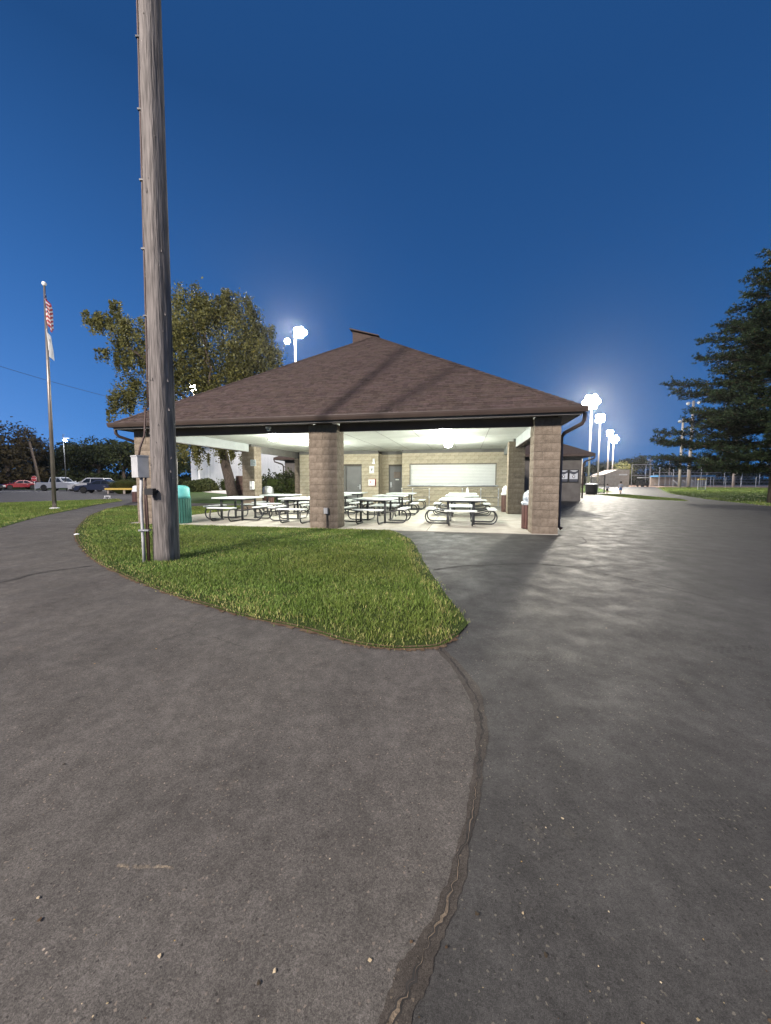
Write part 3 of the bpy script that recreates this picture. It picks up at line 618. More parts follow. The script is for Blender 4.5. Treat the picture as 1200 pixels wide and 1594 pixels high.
MB().box(-.055,.055,-.06,.03,-.08,.08).build('case', M['conduit'], sg); MB().tube([(.02,-.015,-.08),(.02,-.015,-.47)], .014, 8).build('conduit', M['dark'], sg)
sg = on_shelter('notice', 11.22, 5.40, 2.20); tag(sg, 'pale printed notice on the pillar behind the tables', 'notice'); sg.location.z = 2.12
MB().box(-.13,.13,-.012,.014,-.14,.14).build('sheet', M['paper'], sg)
nl = MB()
for k in range(5): nl.box(-.10,.02+.015*(k % 3)*3,-.0145,-.0125,.09-k*.045,.105-k*.045)
nl.build('print', M['green'], sg)
sg = on_shelter('dispenser', 11.28, 5.40, 1.12); tag(sg, 'white dispenser on the pillar beside the grey domed bin', 'dispenser')
MB().box(-.07,.07,-.12,.03,-.18,.18).build('case', M['white'], sg); MB().box(-.05,.05,-.135,-.121,-.15,-.05).build('window', M['conduit'], sg)
for k, (u, lab) in enumerate(((-4.22, 'framed poster on grey wing wall, next to the tan pillar'), (-4.83, 'framed poster on grey wing wall, nearer the wall corner'))):
    sg = on_shelter('framed_poster', u, 16.47, 1.63); sg.scale = (.66,1,.70); tag(sg, lab, 'poster', 'framed posters on the wing wall')
    MB().box(-.44,.44,-.04,.02,-.58,.58).build('frame', M['dark'], sg); MB().box(-.37,.37,-.046,-.041,-.51,.51).build('sheet', M['ink'] if False else M['paper'], sg)
    ar = MB(); ar.prism([(-.37,.51),(-.37,.25),(0,.12),(.37,.30),(.37,.51),(.15,.40),(-.1,.40)], -.0495, -.0465); ar.build('print', M['ink'], sg); MB().box(-.37,.37,-.0490,-.0465,-.51,-.28).build('caption', M['ink'], sg)
    a2 = MB(); a2.lathe([(.13,0),(.13,.004)], 16, M=Matrix.Translation((0,-.0495,-.06)) @ Matrix.Rotation(R(90),4,'X')); a2.build('emblem', M['ink'], sg); MB().box(-.05,.06,-.058,-.054,-.13,.02).build('emblem', M['white'], sg)
# ---- queue railings before the serving shutter
def railing(u0, u1, posts, lab):
    rl = on_shelter('railing', (u0+u1)/2, 9.75, .014); um = (u0+u1)/2; tag(rl, lab, 'railing', 'queue railings at the serving shutter')
    for z in (.47, .90): MB().tube([(-(u0-um),0,z), (-(u1-um),0,z)], .021, 8).build('rail', M['rail'], rl)
    for p in posts:
        po = MB().tube([(-(p-um),0,0), (-(p-um),0,.93)], .024, 8).build('post', M['steel'], rl)
        for z in (.47, .90): MB().lathe([(.032,-.04),(.036,0),(.032,.04)], 10, (-(p-um),0,z)).build('fitting', M['offwhite'], po)
railing(3.75, 5.28, (3.78, 4.65, 5.22), 'pipe railing below the serving shutter beside the grey door')
railing(.25, 2.15, (.32, 1.18, 2.1), 'pipe railing below the serving shutter beside the brown bin')

# ================================================================ picnic tables
def rounded(mb, x0, x1, y0, y1, z0, z1, b=.02):
    o = mb.box(x0, x1, y0, y1, z0, z1); return o
def bevel(o, wd=.015, seg=2):
    bm = bmesh.new(); bm.from_mesh(o.data); bmesh.ops.bevel(bm, geom=bm.edges[:], offset=wd, segments=seg, affect='EDGES', profile=.6); bm.to_mesh(o.data); bm.free(); return o
T0 = on_shelter('picnic_table', 2.06, 1.79, .014)
bevel(MB().box(-.61,.61,-.61,.61,.715,.76).build('table_top', M['tabletop'], T0), .018)
for k in range(4):
    Rz = Matrix.Rotation(k*math.pi/2, 4, 'Z')
    st = MB().box(-.46,.46,-1.05,-.79,.425,.465).build('seat', M['tabletop'], T0); st.data.transform(Rz); bevel(st, .015)
    leg = MB().box(-.415,-.36,-.415,-.36,.0,.714).build('leg', M['tube'], T0); leg.data.transform(Rz)
    for s in (-1, 1):
        x = s*.33; pts = [(x,-.39,.028),(x,-.62,.028),(x,-.90,.028)]
        for j in range(1, 9): a = -math.pi/2 + j*math.pi/8*1.0; pts.append((x, -.90-.16*math.cos(a), .028+.19+.19*math.sin(a)))
        pts += [(x,-.80,.408),(x,-.60,.36),(x,-.39,.33)]
        sp = MB().tube(pts, .021, 8).build('seat_support', M['tube'], T0, True); sp.data.transform(Rz)
    br = MB().box(-.37,.37,-.405,-.375,.66,.713).build('apron', M['tube'], T0); br.data.transform(Rz)
spots = [(2.06,1.79,'front table of the row leading to the serving shutter'),(2.06,4.6,'second table of the row leading to the serving shutter'),(2.06,7.4,'rear table of the row leading to the serving shutter'),
  (4.72,1.65,'front table of the row leading to the grey vented door'),(4.75,4.3,'second table of the row leading to the grey vented door'),(4.78,7.1,'rear table of the row leading to the grey vented door'),
  (7.1,1.45,'front table half hidden by the middle pillar'),(7.1,4.3,'table behind the middle pillar in the second row'),(7.2,7.25,'rear table in front of the wide grey doors'),
  (9.5,1.5,'front table nearest the green domed bin'),(9.2,4.0,'table before the pillar with the notice')]
for i, (u, v, l) in enumerate(spots):
    o = T0 if i == 0 else copy_tree(T0); x, y = bw(u, v); o.location = (x, y, .014); o.rotation_euler = (0,0,-A + rnd.uniform(-.05,.05)); tag(o, 'white square picnic ' + l.replace('front table', 'table, front').replace('second table', 'table, second').replace('rear table', 'table, rear'), 'picnic table', 'square picnic tables in the shelter')
x, y = bw(1.85, 7.2)
bt = empty('bottle', (x, y, .774)); tag(bt, 'small white bottle standing on the rear picnic table', 'bottle'); MB().lathe([(.05,0),(.055,.02),(.055,.15),(.03,.19)], 12).build('body', M['white'], bt, True); MB().lathe([(.022,.19),(.022,.24),(.012,.25)], 10).build('cap', M['white'], bt)

# ================================================================ bins
def slat_bin(name, loc, r, h, slat_m, n, label, cat, top):
    B = empty(name, loc); tag(B, label, cat)
    MB().lathe([(r-.04,.03),(r-.04,h-.02)], 20).build('liner', M['dark'], B, True)
    for z in (.08, h-.08): MB().lathe([(r-.012,z-.02),(r-.004,z-.02),(r-.004,z+.02),(r-.012,z+.02)], 24).build('hoop', M['dark'], B)
    me = None
    for k in range(n):
        a = 2*math.pi*k/n; wd = 2*math.pi*r/n*.40
        if me is None: me = MB().box(-wd,wd,-.012,.012,.02,h).mesh('slat', slat_m)
        s = put('slat', me, B); s.location = (math.cos(a)*r, math.sin(a)*r, 0); s.rotation_euler = (0,0,a+math.pi/2)
    top(B, r, h); return B
def dome(m):
    def f(B, r, h):
        D = MB().lathe([(r+.0,h+.005),(r-.01,h+.10),(r-.015,h+.30),(r-.05,h+.36),(r-.14,h+.395),(.03,h+.405)], 28).build('dome_lid', m, B, True)
        MB().box(-.13,.13,r-.05,r+.0,h+.12,h+.27).build('flap', M['dark'], D)
    return f
def bagged(m):
    def f(B, r, h):
        MB().lathe([(r+.01,h-.02),(r+.015,h+.02),(r-.02,h+.03)], 22).build('rim', M['dark'], B, True)
        bm = MB(); rr = random.Random(3)
        prof = [(r+.022,h-.02),(r+.02,h+.05),(r-.02,h+.08),(r+.0,h+.13),(r-.02,h+.22),(r-.04,h+.30),(r-.12,h+.36),(.02,h+.37)]
        bm.lathe(prof, 22); bm.v = [(x*rr.uniform(.94,1.05), y*rr.uniform(.94,1.05), z+rr.uniform(-.012,.012)) for x, y, z in bm.v]; bm.build('bag', m, B, True)
    return f
slat_bin('litter_bin', (-6.38,11.95,.0), .30, .78, M['green'], 26, 'green slatted litter bin with aqua domed lid behind the utility pole', 'litter bin', dome(M['aqua']))
x, y = bw(.16,.70); slat_bin('litter_bin', (x,y,.014), .24, .68, M['maroon'], 20, 'brown slatted bin with silvery bag beside the nearest pillar', 'litter bin', bagged(M['bag']))
x, y = bw(.20,6.5); slat_bin('litter_bin', (x,y,.014), .24, .74, M['maroon'], 20, 'brown slatted bin with white bag by the back wall', 'litter bin', bagged(M['bagwhite']))
x, y = bw(11.05,6.35); slat_bin('litter_bin', (x,y,.014), .25, .66, M['maroon'], 18, 'bin with grey domed lid beside the notice pillar', 'litter bin', dome(M['steel']))
slat_bin('litter_bin', (-15.5,24.0,0), .22, .66, M['maroon'], 18, 'small brown slatted bin with white top by the path', 'litter bin', bagged(M['bagwhite']))
bd = empty('trash_drum', (20.7,38.8,0)); tag(bd, 'black trash drum with pale rim beside the chain fence', 'trash drum')
MB().lathe([(.50,0),(.55,.3),(.55,.9),(.58,.95)], 20).build('barrel', M['dark'], bd, True); MB().lathe([(.58,.95),(.57,1.02),(.50,1.05),(.05,1.08)], 20).build('lid', M['bagwhite'], bd, True)

# ================================================================ utility pole
UP = empty('utility_pole', (-3.64, 6.33, 0)); tag(UP, 'tall weathered wooden utility pole standing in the grass', 'utility pole')
pts = []; rs = []; N_ = 90
for k in range(N_+1):
    t = k/N_; z = -.05 + 17.5*t; pts.append((.135*(z/8.4), 0, z)); rs.append(.192 - .0052*z)
wp = MB(); wp.tube(pts, rs, 40)
rr = random.Random(9); cr = [(rr.uniform(0,6.28), rr.uniform(.004,.011)) for _ in range(12)]; V = []
kn = [(rr.uniform(2.6,5.9), rr.uniform(.3,8), rr.uniform(.012,.022)) for _ in range(26)]
for i, (x, y, z) in enumerate(wp.v):
    cx = .135*(z/8.4); a = math.atan2(y, x-cx) % 6.283; rad = math.hypot(x-cx, y)
    d = .005*math.sin(a*5+z*.3) + .003*math.sin(a*13+1.7*z)
    for ca, dp in cr:
        da = abs((a-ca-.05*math.sin(z*1.3+ca)+math.pi) % 6.283-math.pi)
        if da < .09: d -= dp*(1-da/.09)
    for ka, kz, ks in kn:
        da = (a-ka+math.pi) % 6.283-math.pi; q = (da*.2/.04)**2 + ((z-kz)/.11)**2
        if q < 1: d += ks*(1-q)
    f = (rad+d)/rad if rad > 1e-6 else 1; V.append((cx+(x-cx)*f, y*f, z))
wp.v = V; wp.build('pole', M['wood'], UP, True)
chp = MB()                                                               # torn splinters and knot stubs
for k in range(30):
    a = rr.uniform(3.3, 6.1); z = rr.uniform(1.2, 8.5); r0 = .192-.0052*z; cx = .135*(z/8.4); p = Vector((cx+math.cos(a)*r0, math.sin(a)*r0, z)); n = Vector((math.cos(a), math.sin(a), 0)); t = Vector((-n.y, n.x, 0)); L = rr.uniform(.03,.08); wd = rr.uniform(.008,.02)
    chp.add([p-t*wd-n*.01, p+t*wd-n*.01, p+Vector((0,0,L))-n*.012, p+n*rr.uniform(.01,.022)+Vector((0,0,-.012))], [(0,1,3),(1,2,3),(2,0,3)])
chp.build('splinters', M['wood'], UP)
def on_pole(a, z, off): r0 = .192-.0052*z; return (.135*(z/8.4)+math.cos(a)*(r0+off), math.sin(a)*(r0+off), z)
a0 = R(192)
MB().tube([on_pole(a0, z*.5, .022) for z in range(5, 34)], .017, 8).build('wire_guard', M['conduit_brown'], UP, True)
st_ = MB()
for z in (2.9,3.9,4.9,5.9,6.9,7.9): st_.box(-.03,.03,-.03,.03,-.012,.012, M=Matrix.Translation(on_pole(a0, z, .022)))
st_.build('strap', M['dark'], UP)
bxM = Matrix.Translation((-.30,-.10,1.39)) @ Matrix.Rotation(R(-38),4,'Z')
jb = MB().box(-.125,.125,-.085,.085,-.02,.32, M=bxM).build('junction_box', M['conduit'], UP); bevel(jb, .006, 1)
MB().box(-.131,.131,-.092,.092,.315,.335, M=bxM).build('box_lid', M['conduit'], jb)
MB().box(-.13,.0,-.30,-.20,1.10,1.20).tube([(-.06,-.25,1.15),(.02,-.16,1.15)], .02, 6).build('bracket', M['dark'], UP)
cx_ = lambda z: -.215+.0*z
MB().tube([(-.27,-.13,1.38),(-.27,-.17,1.0),(-.255,-.19,.4),(-.25,-.20,-.02)], .024, 10).build('conduit', M['conduit'], UP, True)
MB().tube([(-.20,-.13,1.38),(-.20,-.15,1.22),(-.175,-.18,1.05),(-.165,-.19,.9),(-.16,-.20,-.02)], .016, 8).build('conduit', M['conduit_brown'], UP, True)
MB().tube([(-.225,-.10,1.38),(-.225,-.14,1.0),(-.205,-.17,-.02)], .014, 8).build('conduit', M['conduit_brown'], UP, True)
MB().tube([(-.30,-.12,1.72),(-.285,-.10,1.85),(-.235,-.05,2.05),(-.20,-.04,2.5)], .016, 8).build('conduit', M['conduit_brown'], UP, True)
MB().box(-.30,-.14,-.232,-.15,.52,.545).build('strap', M['steel'], UP)

# ================================================================ vegetation
def quad_mesh(name, C, N1, N2, tint, m):
    n = len(C); V = np.stack([C-N1-N2*.25, C-N2*.75+N1*.1, C+N1*1.0, C+N2*.75+N1*.1], 1).reshape(-1, 3)
    me = bpy.data.meshes.new(name); me.vertices.add(n*4); me.vertices.foreach_set('co', V.ravel()); me.loops.add(n*4); me.loops.foreach_set('vertex_index', np.arange(n*4))
    me.polygons.add(n); me.polygons.foreach_set('loop_start', np.arange(n)*4); me.update(calc_edges=True)
    a = me.color_attributes.new('tint', 'FLOAT_COLOR', 'CORNER'); a.data.foreach_set('color', np.repeat(np.c_[tint, np.ones(n)], 4, axis=0).ravel())
    me.materials.append(m); return me
def unit(rg, n): v = rg.normal(size=(n, 3)); return v/np.linalg.norm(v, axis=1)[:,None]
def leaf_cloud(name, ell, nsub, nleaf, size, seed, m, spread=.16, droop=0, yellow=.1):
    rg = np.random.default_rng(seed); P = []; T = []
    for (cx, cy, cz, rx, ry, rz, k) in ell:
        ns = int(nsub*k); d = unit(rg, ns)*(rg.uniform(.25, 1.08, ns)**.55)[:,None]; sc_ = d*np.array([rx,ry,rz]) + np.array([cx,cy,cz])
        for c in sc_:
            nl = int(nleaf*rg.uniform(.5, 1.5)); s = spread*(rx+ry+rz)/3*rg.uniform(.6, 1.5)
            p = c + rg.normal(size=(nl, 3))*s*np.array([1,1,.7])
            if droop: p[:,2] -= droop*rg.uniform(0, 1, nl)**2*1.5
            P.append(p); b = rg.uniform(.75, 1.25)*rg.uniform(.75, 1.3, nl); y = rg.uniform(0, 1, nl) < yellow
            t = np.c_[b*(1+.5*y), b*(1+.3*y), b]; T.append(t)
    P = np.concatenate(P); T = np.concatenate(T); n = len(P); a = unit(rg, n); b = unit(rg, n); b = np.cross(a, b); b /= np.linalg.norm(b, axis=1)[:,None]
    s = size*rg.uniform(.6, 1.35, n)[:,None]; return quad_mesh(name, P, a*s, b*s*.75, T, m)
def limb(mb, p0, p1, r0, r1, r, k=6, wob=.12):
    p0, p1 = Vector(p0), Vector(p1); L = (p1-p0).length; pts = [p0]
    for i in range(1, k): pts.append(p0.lerp(p1, i/k) + Vector((r.uniform(-1,1), r.uniform(-1,1), r.uniform(-.5,1)))*wob*L/k)
    pts.append(p1); mb.tube(pts, [r0+(r1-r0)*i/k for i in range(k+1)], 8); return pts
# big tree behind the shelter
bt_ = empty('tree', (-13.4, 33.9, 0)); tag(bt_, 'big leaning tree with small yellow-green leaves behind the shelter roof', 'tree')
r = random.Random(3); tk = MB(); P = limb(tk, (0,0,-.1), (-1.1,.2,5.2), .50, .36, r, 6, .05)
for e, r0 in (((-2.4,.5,14.5), .30), ((-8.2,-.6,12.5), .22), ((2.2,.5,12.5), .24), ((-.8,-2.5,13), .2), ((-1,2.8,13.5), .2), ((-6.8,.3,8.3), .16), ((1.5,-1.5,9.5), .15), ((-4.8,-1.2,15), .17)):
    b0 = limb(tk, P[-1], e, r0, .05, r, 6, .2)
    for j in range(5):
        q = Vector(b0[2+j % 4]); limb(tk, q, q + Vector((r.uniform(-2.2,2.2), r.uniform(-2.2,2.2), r.uniform(-.2,2.2))), .06, .015, r, 4, .3)
tk.build('trunk', M['bark'], bt_, True)
ell = [(-.9,0,13.0,4.2,3.8,3.6,1.5),(-2.9,.2,16.2,2.4,2.4,1.7,.5),(-.2,0,16.6,.9,.9,.9,.12),(.9,0,15.9,1.6,1.8,1.4,.3),(2.9,0,14.2,1.1,1.1,.8,.12),(3.9,0,12.2,.9,.9,.5,.08),(4.0,0,10.6,1.0,1.0,.6,.1),(2.0,0,12.0,2.3,2.6,2.6,.65),(-4.6,0,12.5,2.6,2.5,2.8,.65),(-7.8,0,13.7,2.2,1.8,1.5,.42),(-10.2,0,14.9,1.6,1.0,.55,.2),(-11.6,0,15.4,.8,.6,.35,.06),(-9.2,0,16.2,.8,.6,.5,.06),(-10.4,0,12.4,.9,.6,.3,.05),(-10.4,0,7.6,.8,.6,.3,.04),(-8.6,0,11.9,1.4,1.3,.7,.16),(-7.6,0,9.2,2.0,1.8,1.4,.3),(-9.0,0,8.4,1.3,1.2,.7,.14),(-3.4,-.5,9.3,2.6,2.4,2.2,.55),(-.2,0,9.3,2.6,2.5,1.8,.5),(-3.0,-.6,6.6,1.7,1.5,1.6,.32),(-1.0,-.6,6.0,2.0,1.7,1.6,.26),(1.2,0,6.4,1.6,1.6,1.6,.2),(-3.2,-.9,4.4,.8,.7,1.0,.09),(-2.2,-1.0,3.9,.7,.6,.9,.07),(-.3,-.9,4.2,.8,.7,1.0,.08),(.9,-.6,4.5,.9,.7,1.1,.1)]
put('crown', leaf_cloud('crown', ell, 165, 70, .098, 5, M['leafbirch'], .115, .7, .10), bt_)
# small pale-stemmed tree
st2 = empty('tree', (-27.0, 50, 0)); tag(st2, 'slim young tree with pale stem rising among the shrubs', 'tree'); r = random.Random(8); tk = MB(); limb(tk, (0,0,-.1), (.1,0,6.2), .15, .08, r, 5, .03)
for e in ((1.5,0,8),(-1.4,.5,8.2),(.2,-1.3,8.6)): limb(tk, (.1,0,5.8), e, .06, .02, r, 4, .1)
tk.build('trunk', M['barkpale'], st2, True); put('crown', leaf_cloud('crown', [(0,0,7.4,2.2,2,1.8,1),(0,0,5.8,1.7,1.5,1.2,.5)], 90, 26, .14, 9, M['leafbirch'], .14, .6, .3), st2)
# background trees
def bgmesh(seed, m, wide, tall):
    rg = random.Random(seed); ell = [(0,0,.62*tall,.42*wide,.42*wide,.30*tall,1.0)]
    for k in range(7): a = k*.9+rg.random(); ell.append((math.cos(a)*.28*wide, math.sin(a)*.28*wide, tall*rg.uniform(.38,.85), .2*wide, .2*wide, .15*tall, .4))
    for k in range(9): a = k*.7; ell.append((math.cos(a)*.36*wide, math.sin(a)*.36*wide, tall*rg.uniform(.10,.2), .17*wide, .17*wide, .13*tall, .3))
    crown = leaf_cloud('crown', ell, 130, 15, .24, seed, m, .13, .2, .05); tk = MB(); limb(tk, (0,0,-.1), (0,0,tall*.45), .035*wide, .02*wide, rg, 4, .05)
    for k in range(5): a = k*1.26; limb(tk, (0,0,tall*(.3+.03*k)), (math.cos(a)*.3*wide, math.sin(a)*.3*wide, tall*rg.uniform(.6,.8)), .014*wide, .004*wide, rg, 4, .15)
    return crown, tk.mesh('trunk', M['bark'], True)
bgm = [bgmesh(11, M['leafdark'], 12, 12), bgmesh(12, M['leafdark'], 11, 13), bgmesh(13, M['leafbrown'], 12, 15)]
def bgtree(x, y, kind, sx, sz, lab, grp='trees beyond the car park'):
    t = empty('tree', (x, y, -.03), rnd.uniform(0, 6)); t.scale = (sx, sx, sz); put('crown', bgm[kind][0], t); put('trunk', bgm[kind][1], t); tag(t, lab, 'tree', grp)
for a in ((-78,80,2,1.25,.98,'tall rusty crowned tree at the edge of the car park'),(-90,88,0,1.2,.9,'dark tree half hidden behind the rusty tree'),(-92,101,1,1.1,.85,'dark tree behind the leaning wooden pole'),(-76,90,0,1.0,.72,'low dark tree behind the stop sign'),
          (-69,88,1,1.15,.84,'dark round tree behind the flagpole'),(-62,84,0,1.2,.94,'broad dark tree beside the car park lamp'),(-54,80,1,1.15,.80,'dark tree above the white car'),(-47,82,0,1.05,.66,'dark tree above the navy car'),(-40,90,1,1.1,.55,'low dark tree behind the ornamental grasses'),(-56,96,0,1.3,.82,'dark tree at the back of the clump over the cars'),(-84,76,1,.9,.45,'low dark bushy tree at the frame edge behind red cars')): bgtree(*a)
for i, a in enumerate(((78,140,0,1.1,.75,'dark tree beyond the ball field above the block wall'),(90,140,1,1.1,.86,'tall dark tree beyond the ball field next to the light poles'),(104,142,0,1.2,.55,'low dark tree behind the infield posts'),(118,145,1,1.3,.58,'dark tree behind the blue dugout'),(132,146,0,1.3,.56,'dark tree behind the dugout roof end'),(147,146,1,1.4,.58,'dark tree behind the tall unlit pole'),(163,148,0,1.4,.55,'dark tree low behind the pine boughs'),(180,150,1,1.5,.58,'dark tree far behind the pine trunk'))): bgtree(*a, grp='trees beyond the ball field')
t = empty('tree', (66,108,-.03), 1); t.scale = (.5,.5,.55); put('crown', leaf_cloud('crown', [(0,0,7.5,5,5,4.5,1)], 150, 16, .3, 77, M['leafbirch'], .13), t); put('trunk', bgm[0][1], t); tag(t, 'rounded yellow-green tree lit by the field lights', 'tree')
# shrubs
def shrubmesh(seed, m, spiky=False):
    rg = np.random.default_rng(seed); n = 2600
    if spiky:
        a = rg.uniform(0, 2*np.pi, n); rr_ = np.sqrt(rg.uniform(0, 1, n)); L = rg.uniform(.6, 1.05, n); base = np.c_[np.cos(a)*rr_*.35, np.sin(a)*rr_*.35, np.zeros(n)]; d = np.c_[np.cos(a)*rr_*.75, np.sin(a)*rr_*.75, np.sqrt(np.clip(1-(rr_*.6)**2, .1, 1))]
        c = base + d*(L*.5)[:,None]; s = np.c_[-np.sin(a), np.cos(a), np.zeros(n)]*.018; b = rg.uniform(.6, 1.4, n); return quad_mesh('foliage', c, d*(L*.5)[:,None], s, np.c_[b*1.1, b, b*.9], m)
    d = unit(rg, n); d[:,2] = np.abs(d[:,2]); c = d*rg.uniform(.75, 1.05, n)[:,None]; a = unit(rg, n); b_ = np.cross(a, unit(rg, n)); s = rg.uniform(.05, .1, n)[:,None]; b = rg.uniform(.6, 1.4, n)
    return quad_mesh('foliage', c, a*s, b_*s, np.c_[b, b, b], m)
shm = [shrubmesh(1, M['shrub']), shrubmesh(2, M['shrub'], True), shrubmesh(3, M['leafdark'])]
def shrub(name, x, y, k, sx, sy, sz, lab, grp=None):
    t = empty(name, (x, y, -.03), rnd.uniform(0, .4)); f = put('foliage', shm[k], t); f.scale = (sx, sy, sz)
    core = MB().lathe([(.3,0),(.72,.25),(.74,.5),(.55,.8),(.2,.9)], 12).build('stems', M['soil'], t, True); core.scale = (sx*.95, sy*.95, sz*.95); tag(t, lab, 'shrub', grp)
shrub('ornamental_grass', -26.9, 39.6, 1, 1.5, 1.2, 1.55, 'clump of tall ornamental grass behind the yellow rail', 'ornamental grasses'); shrub('ornamental_grass', -25.6, 40.2, 1, 1.3, 1.2, 1.5, 'ornamental grass clump beside the slatted path bin', 'ornamental grasses')
for i, (x, y, s, lab) in enumerate(((-25.2,50,1.3,'rounded clipped shrub below the slim young tree'),(-23.3,48,1.4,'rounded clipped shrub at the curve of the concrete walk'),(-24.6,53,1.6,'rounded shrub behind the clipped pair'))): shrub('shrub', x, y, 0, s, s, s*1.05, lab, 'clipped shrubs by the concrete walk')
hd = empty('hedge', (-18.3,55,-.03)); tag(hd, 'long dark clipped hedge along the white building', 'hedge'); f = put('foliage', leaf_cloud('foliage', [(x,0,.85,.8,.6,.8,1) for x in np.arange(-4.5,5,.9)], 40, 16, .11, 31, M['shrub'], .3), hd); MB().box(-4.8,4.8,-.45,.45,0,1.25).build('stems', M['soil'], hd)
x, y = bw(13.6, 15.3); hd = empty('hedge', (x, y, -.03), -A); tag(hd, 'tall dark hedge before the rear wing wall', 'hedge'); put('foliage', leaf_cloud('foliage', [(x_,0,1.0,.8,.6,.95,1) for x_ in np.arange(-2.0,2.4,.7)], 45, 18, .10, 32, M['leafdark'], .3), hd); MB().box(-2.2,2.2,-.4,.4,0,1.5).build('stems', M['soil'], hd)
# pine at the frame edge
pn = empty('pine_tree', (23.9, 23.7, -.03)); pn.scale = (1, 1, .94); tag(pn, 'large pine with dark layered boughs beside the field path', 'pine tree')
r = random.Random(21); tk = MB(); tk.tube([(0,0,-.1),(.03,0,4),(-.05,.05,9),(0,0,17.5)], [.33,.28,.19,.03], 12)
rg = np.random.default_rng(21); C = []; D = []; S_ = []; T = []
def reach(z): return np.interp(z, [1.8,2.6,4.2,6,8,10,12.5,14.5,17.3], [6.4,8.3,6.9,6.1,5.7,4.6,3.2,2.0,.25])
zs = []
z = 2.3
while z < 17.2: zs.append(z); z += .62 + .3*r.random()
for zi, z in enumerate(zs):
    nb = 8 if z < 12 else 6; a0_ = r.uniform(0, 6.28)
    for k in range(nb):
        a = a0_ + k*6.283/nb + r.uniform(-.35,.35); L = reach(z)*r.uniform(.62, 1.06); rise = (.05 + .035*z)*r.uniform(.2, 1.2); z0 = z + r.uniform(-.2,.2)
        ax = Vector((math.cos(a), math.sin(a), 0)); sd = Vector((-ax.y, ax.x, 0)); pts = []
        for j in range(7): t = j/6; pts.append(ax*(L*t) + sd*(.25*math.sin(t*3+zi)*t) + Vector((0,0,z0 + L*rise*.16*t - .30*L*.35*t*t + .14*L*t**3)))
        tk.tube(pts, [.055*(1-.85*j/6)*(L/6+.3) for j in range(7)], 5)
        nt_ = int(L*9)
        for q in range(nt_):
            t = .16 + .84*(q/nt_)**.85; j = min(5, int(t*6)); p = pts[j].lerp(pts[j+1], t*6-j); side = 1 if q % 2 else -1
            tl = (.45 + .8*(1-t)*min(1, L/5) + .35*r.random())*(.6 if t > .9 else 1); td = (ax*r.uniform(.5,.95) + sd*side*r.uniform(.4,1.0) + Vector((0,0,r.uniform(-.25,.75)))).normalized()
            nn = max(3, int(tl*8))
            for w_ in range(nn):
                c = p + td*(tl*(w_+.5)/nn) + Vector((r.uniform(-.07,.07), r.uniform(-.07,.07), r.uniform(-.06,.08)))
                C.append(c); D.append(td); T.append(r.uniform(.55, 1.35)*(1.15 if w_ > nn*.6 else .85))
tk.build('trunk', M['bark'], pn, True)
C = np.array([tuple(c) for c in C]); D = np.array([tuple(d) for d in D]); T = np.array(T); n = len(C); reps = 10
Cc = np.repeat(C, reps, 0); Dd = np.repeat(D, reps, 0) + rg.normal(size=(n*reps, 3))*.62; Dd /= np.linalg.norm(Dd, axis=1)[:,None]; Ln = rg.uniform(.07, .13, n*reps)[:,None]
W_ = np.cross(Dd, unit(rg, n*reps)); W_ /= np.linalg.norm(W_, axis=1)[:,None]; tt = np.repeat(T, reps)*rg.uniform(.7, 1.3, n*reps); rust = rg.uniform(0, 1, n*reps) < .03
tint = np.c_[tt*(1+2.2*rust), tt*(1+.1*rust), tt*.95]
put('crown', quad_mesh('crown', Cc + Dd*Ln*.8, Dd*Ln, W_*.024, tint, M['needle']), pn)

# ================================================================ light poles
def lamp_head(par, p, aim, rad, lit):
    Mx = Matrix.Translation(p) @ Vector(aim).to_track_quat('Z', 'Y').to_matrix().to_4x4()
    h_ = MB().lathe([(rad*.25,-rad*1.0),(rad*.45,-rad*.8),(rad*.9,-rad*.2),(rad,0)], 14, M=Mx).build('lamp_head', M['steel'], par, True)
    MB().lathe([(rad*.97,.01),(rad*.9,rad*.25),(rad*.6,rad*.48),(rad*.1,rad*.56)], 14, M=Mx).build('lens', lit, h_, True)
def light_pole(x, y, h, lit, heads, lab, aim=(-.55,-.8,-.25), rad=.45, r0=.20, pm=None, watts=0, col=(1,.94,.86), lens=None):
    P = empty('light_pole', (x, y, -.03)); tag(P, lab, 'light pole', 'flood light poles of the ball park')
    MB().tube([(0,0,0),(0,0,h*.5),(0,0,h+.6)], [r0,r0*.85,r0*.65], 12).build('pole', pm or M['woodfar'], P, True)
    rows = sorted({z for _, z in heads}); a = Vector(aim); side = Vector((-a.y, a.x, 0)).normalized() if abs(a.x)+abs(a.y) > .01 else Vector((1,0,0))
    for z in rows:
        xs = [q for q, zz in heads if zz == z]; MB().tube([side*(min(xs)-.3) + Vector((0,0,h+z)), side*(max(xs)+.3) + Vector((0,0,h+z))], .06, 6).build('crossarm', M['steel'], P)
    for q, z in heads: lamp_head(P, side*q + Vector(aim).normalized()*(rad*1.1+.15) + Vector((0,0,h+z)), aim, rad, (lens or M['lamp']) if lit else M['chrome'])
    if watts: point_light('flood_or_fill_light', (x+a.normalized().x*1.9, y+a.normalized().y*1.9, h-.1), watts, col, .8)
    return P
H5 = [(-.42,.68),(.42,.68),(-.84,0),(0,0),(.84,0),(-.42,-.68),(.42,-.68)]; H3 = [(-.38,.34),(.38,.34),(-.38,-.36),(.38,-.36)]
light_pole(31.5, 60, 13.4, True, H5, 'nearest lit flood light pole behind the shelter eave', rad=.43, r0=.16, watts=15000, col=(1,.93,.76), pm=M['woodfar'])
light_pole(39.5, 72, 12.9, True, H3, 'second lit flood light pole beyond the chain fence', rad=.40, r0=.15, watts=7000, col=(1,.93,.78))
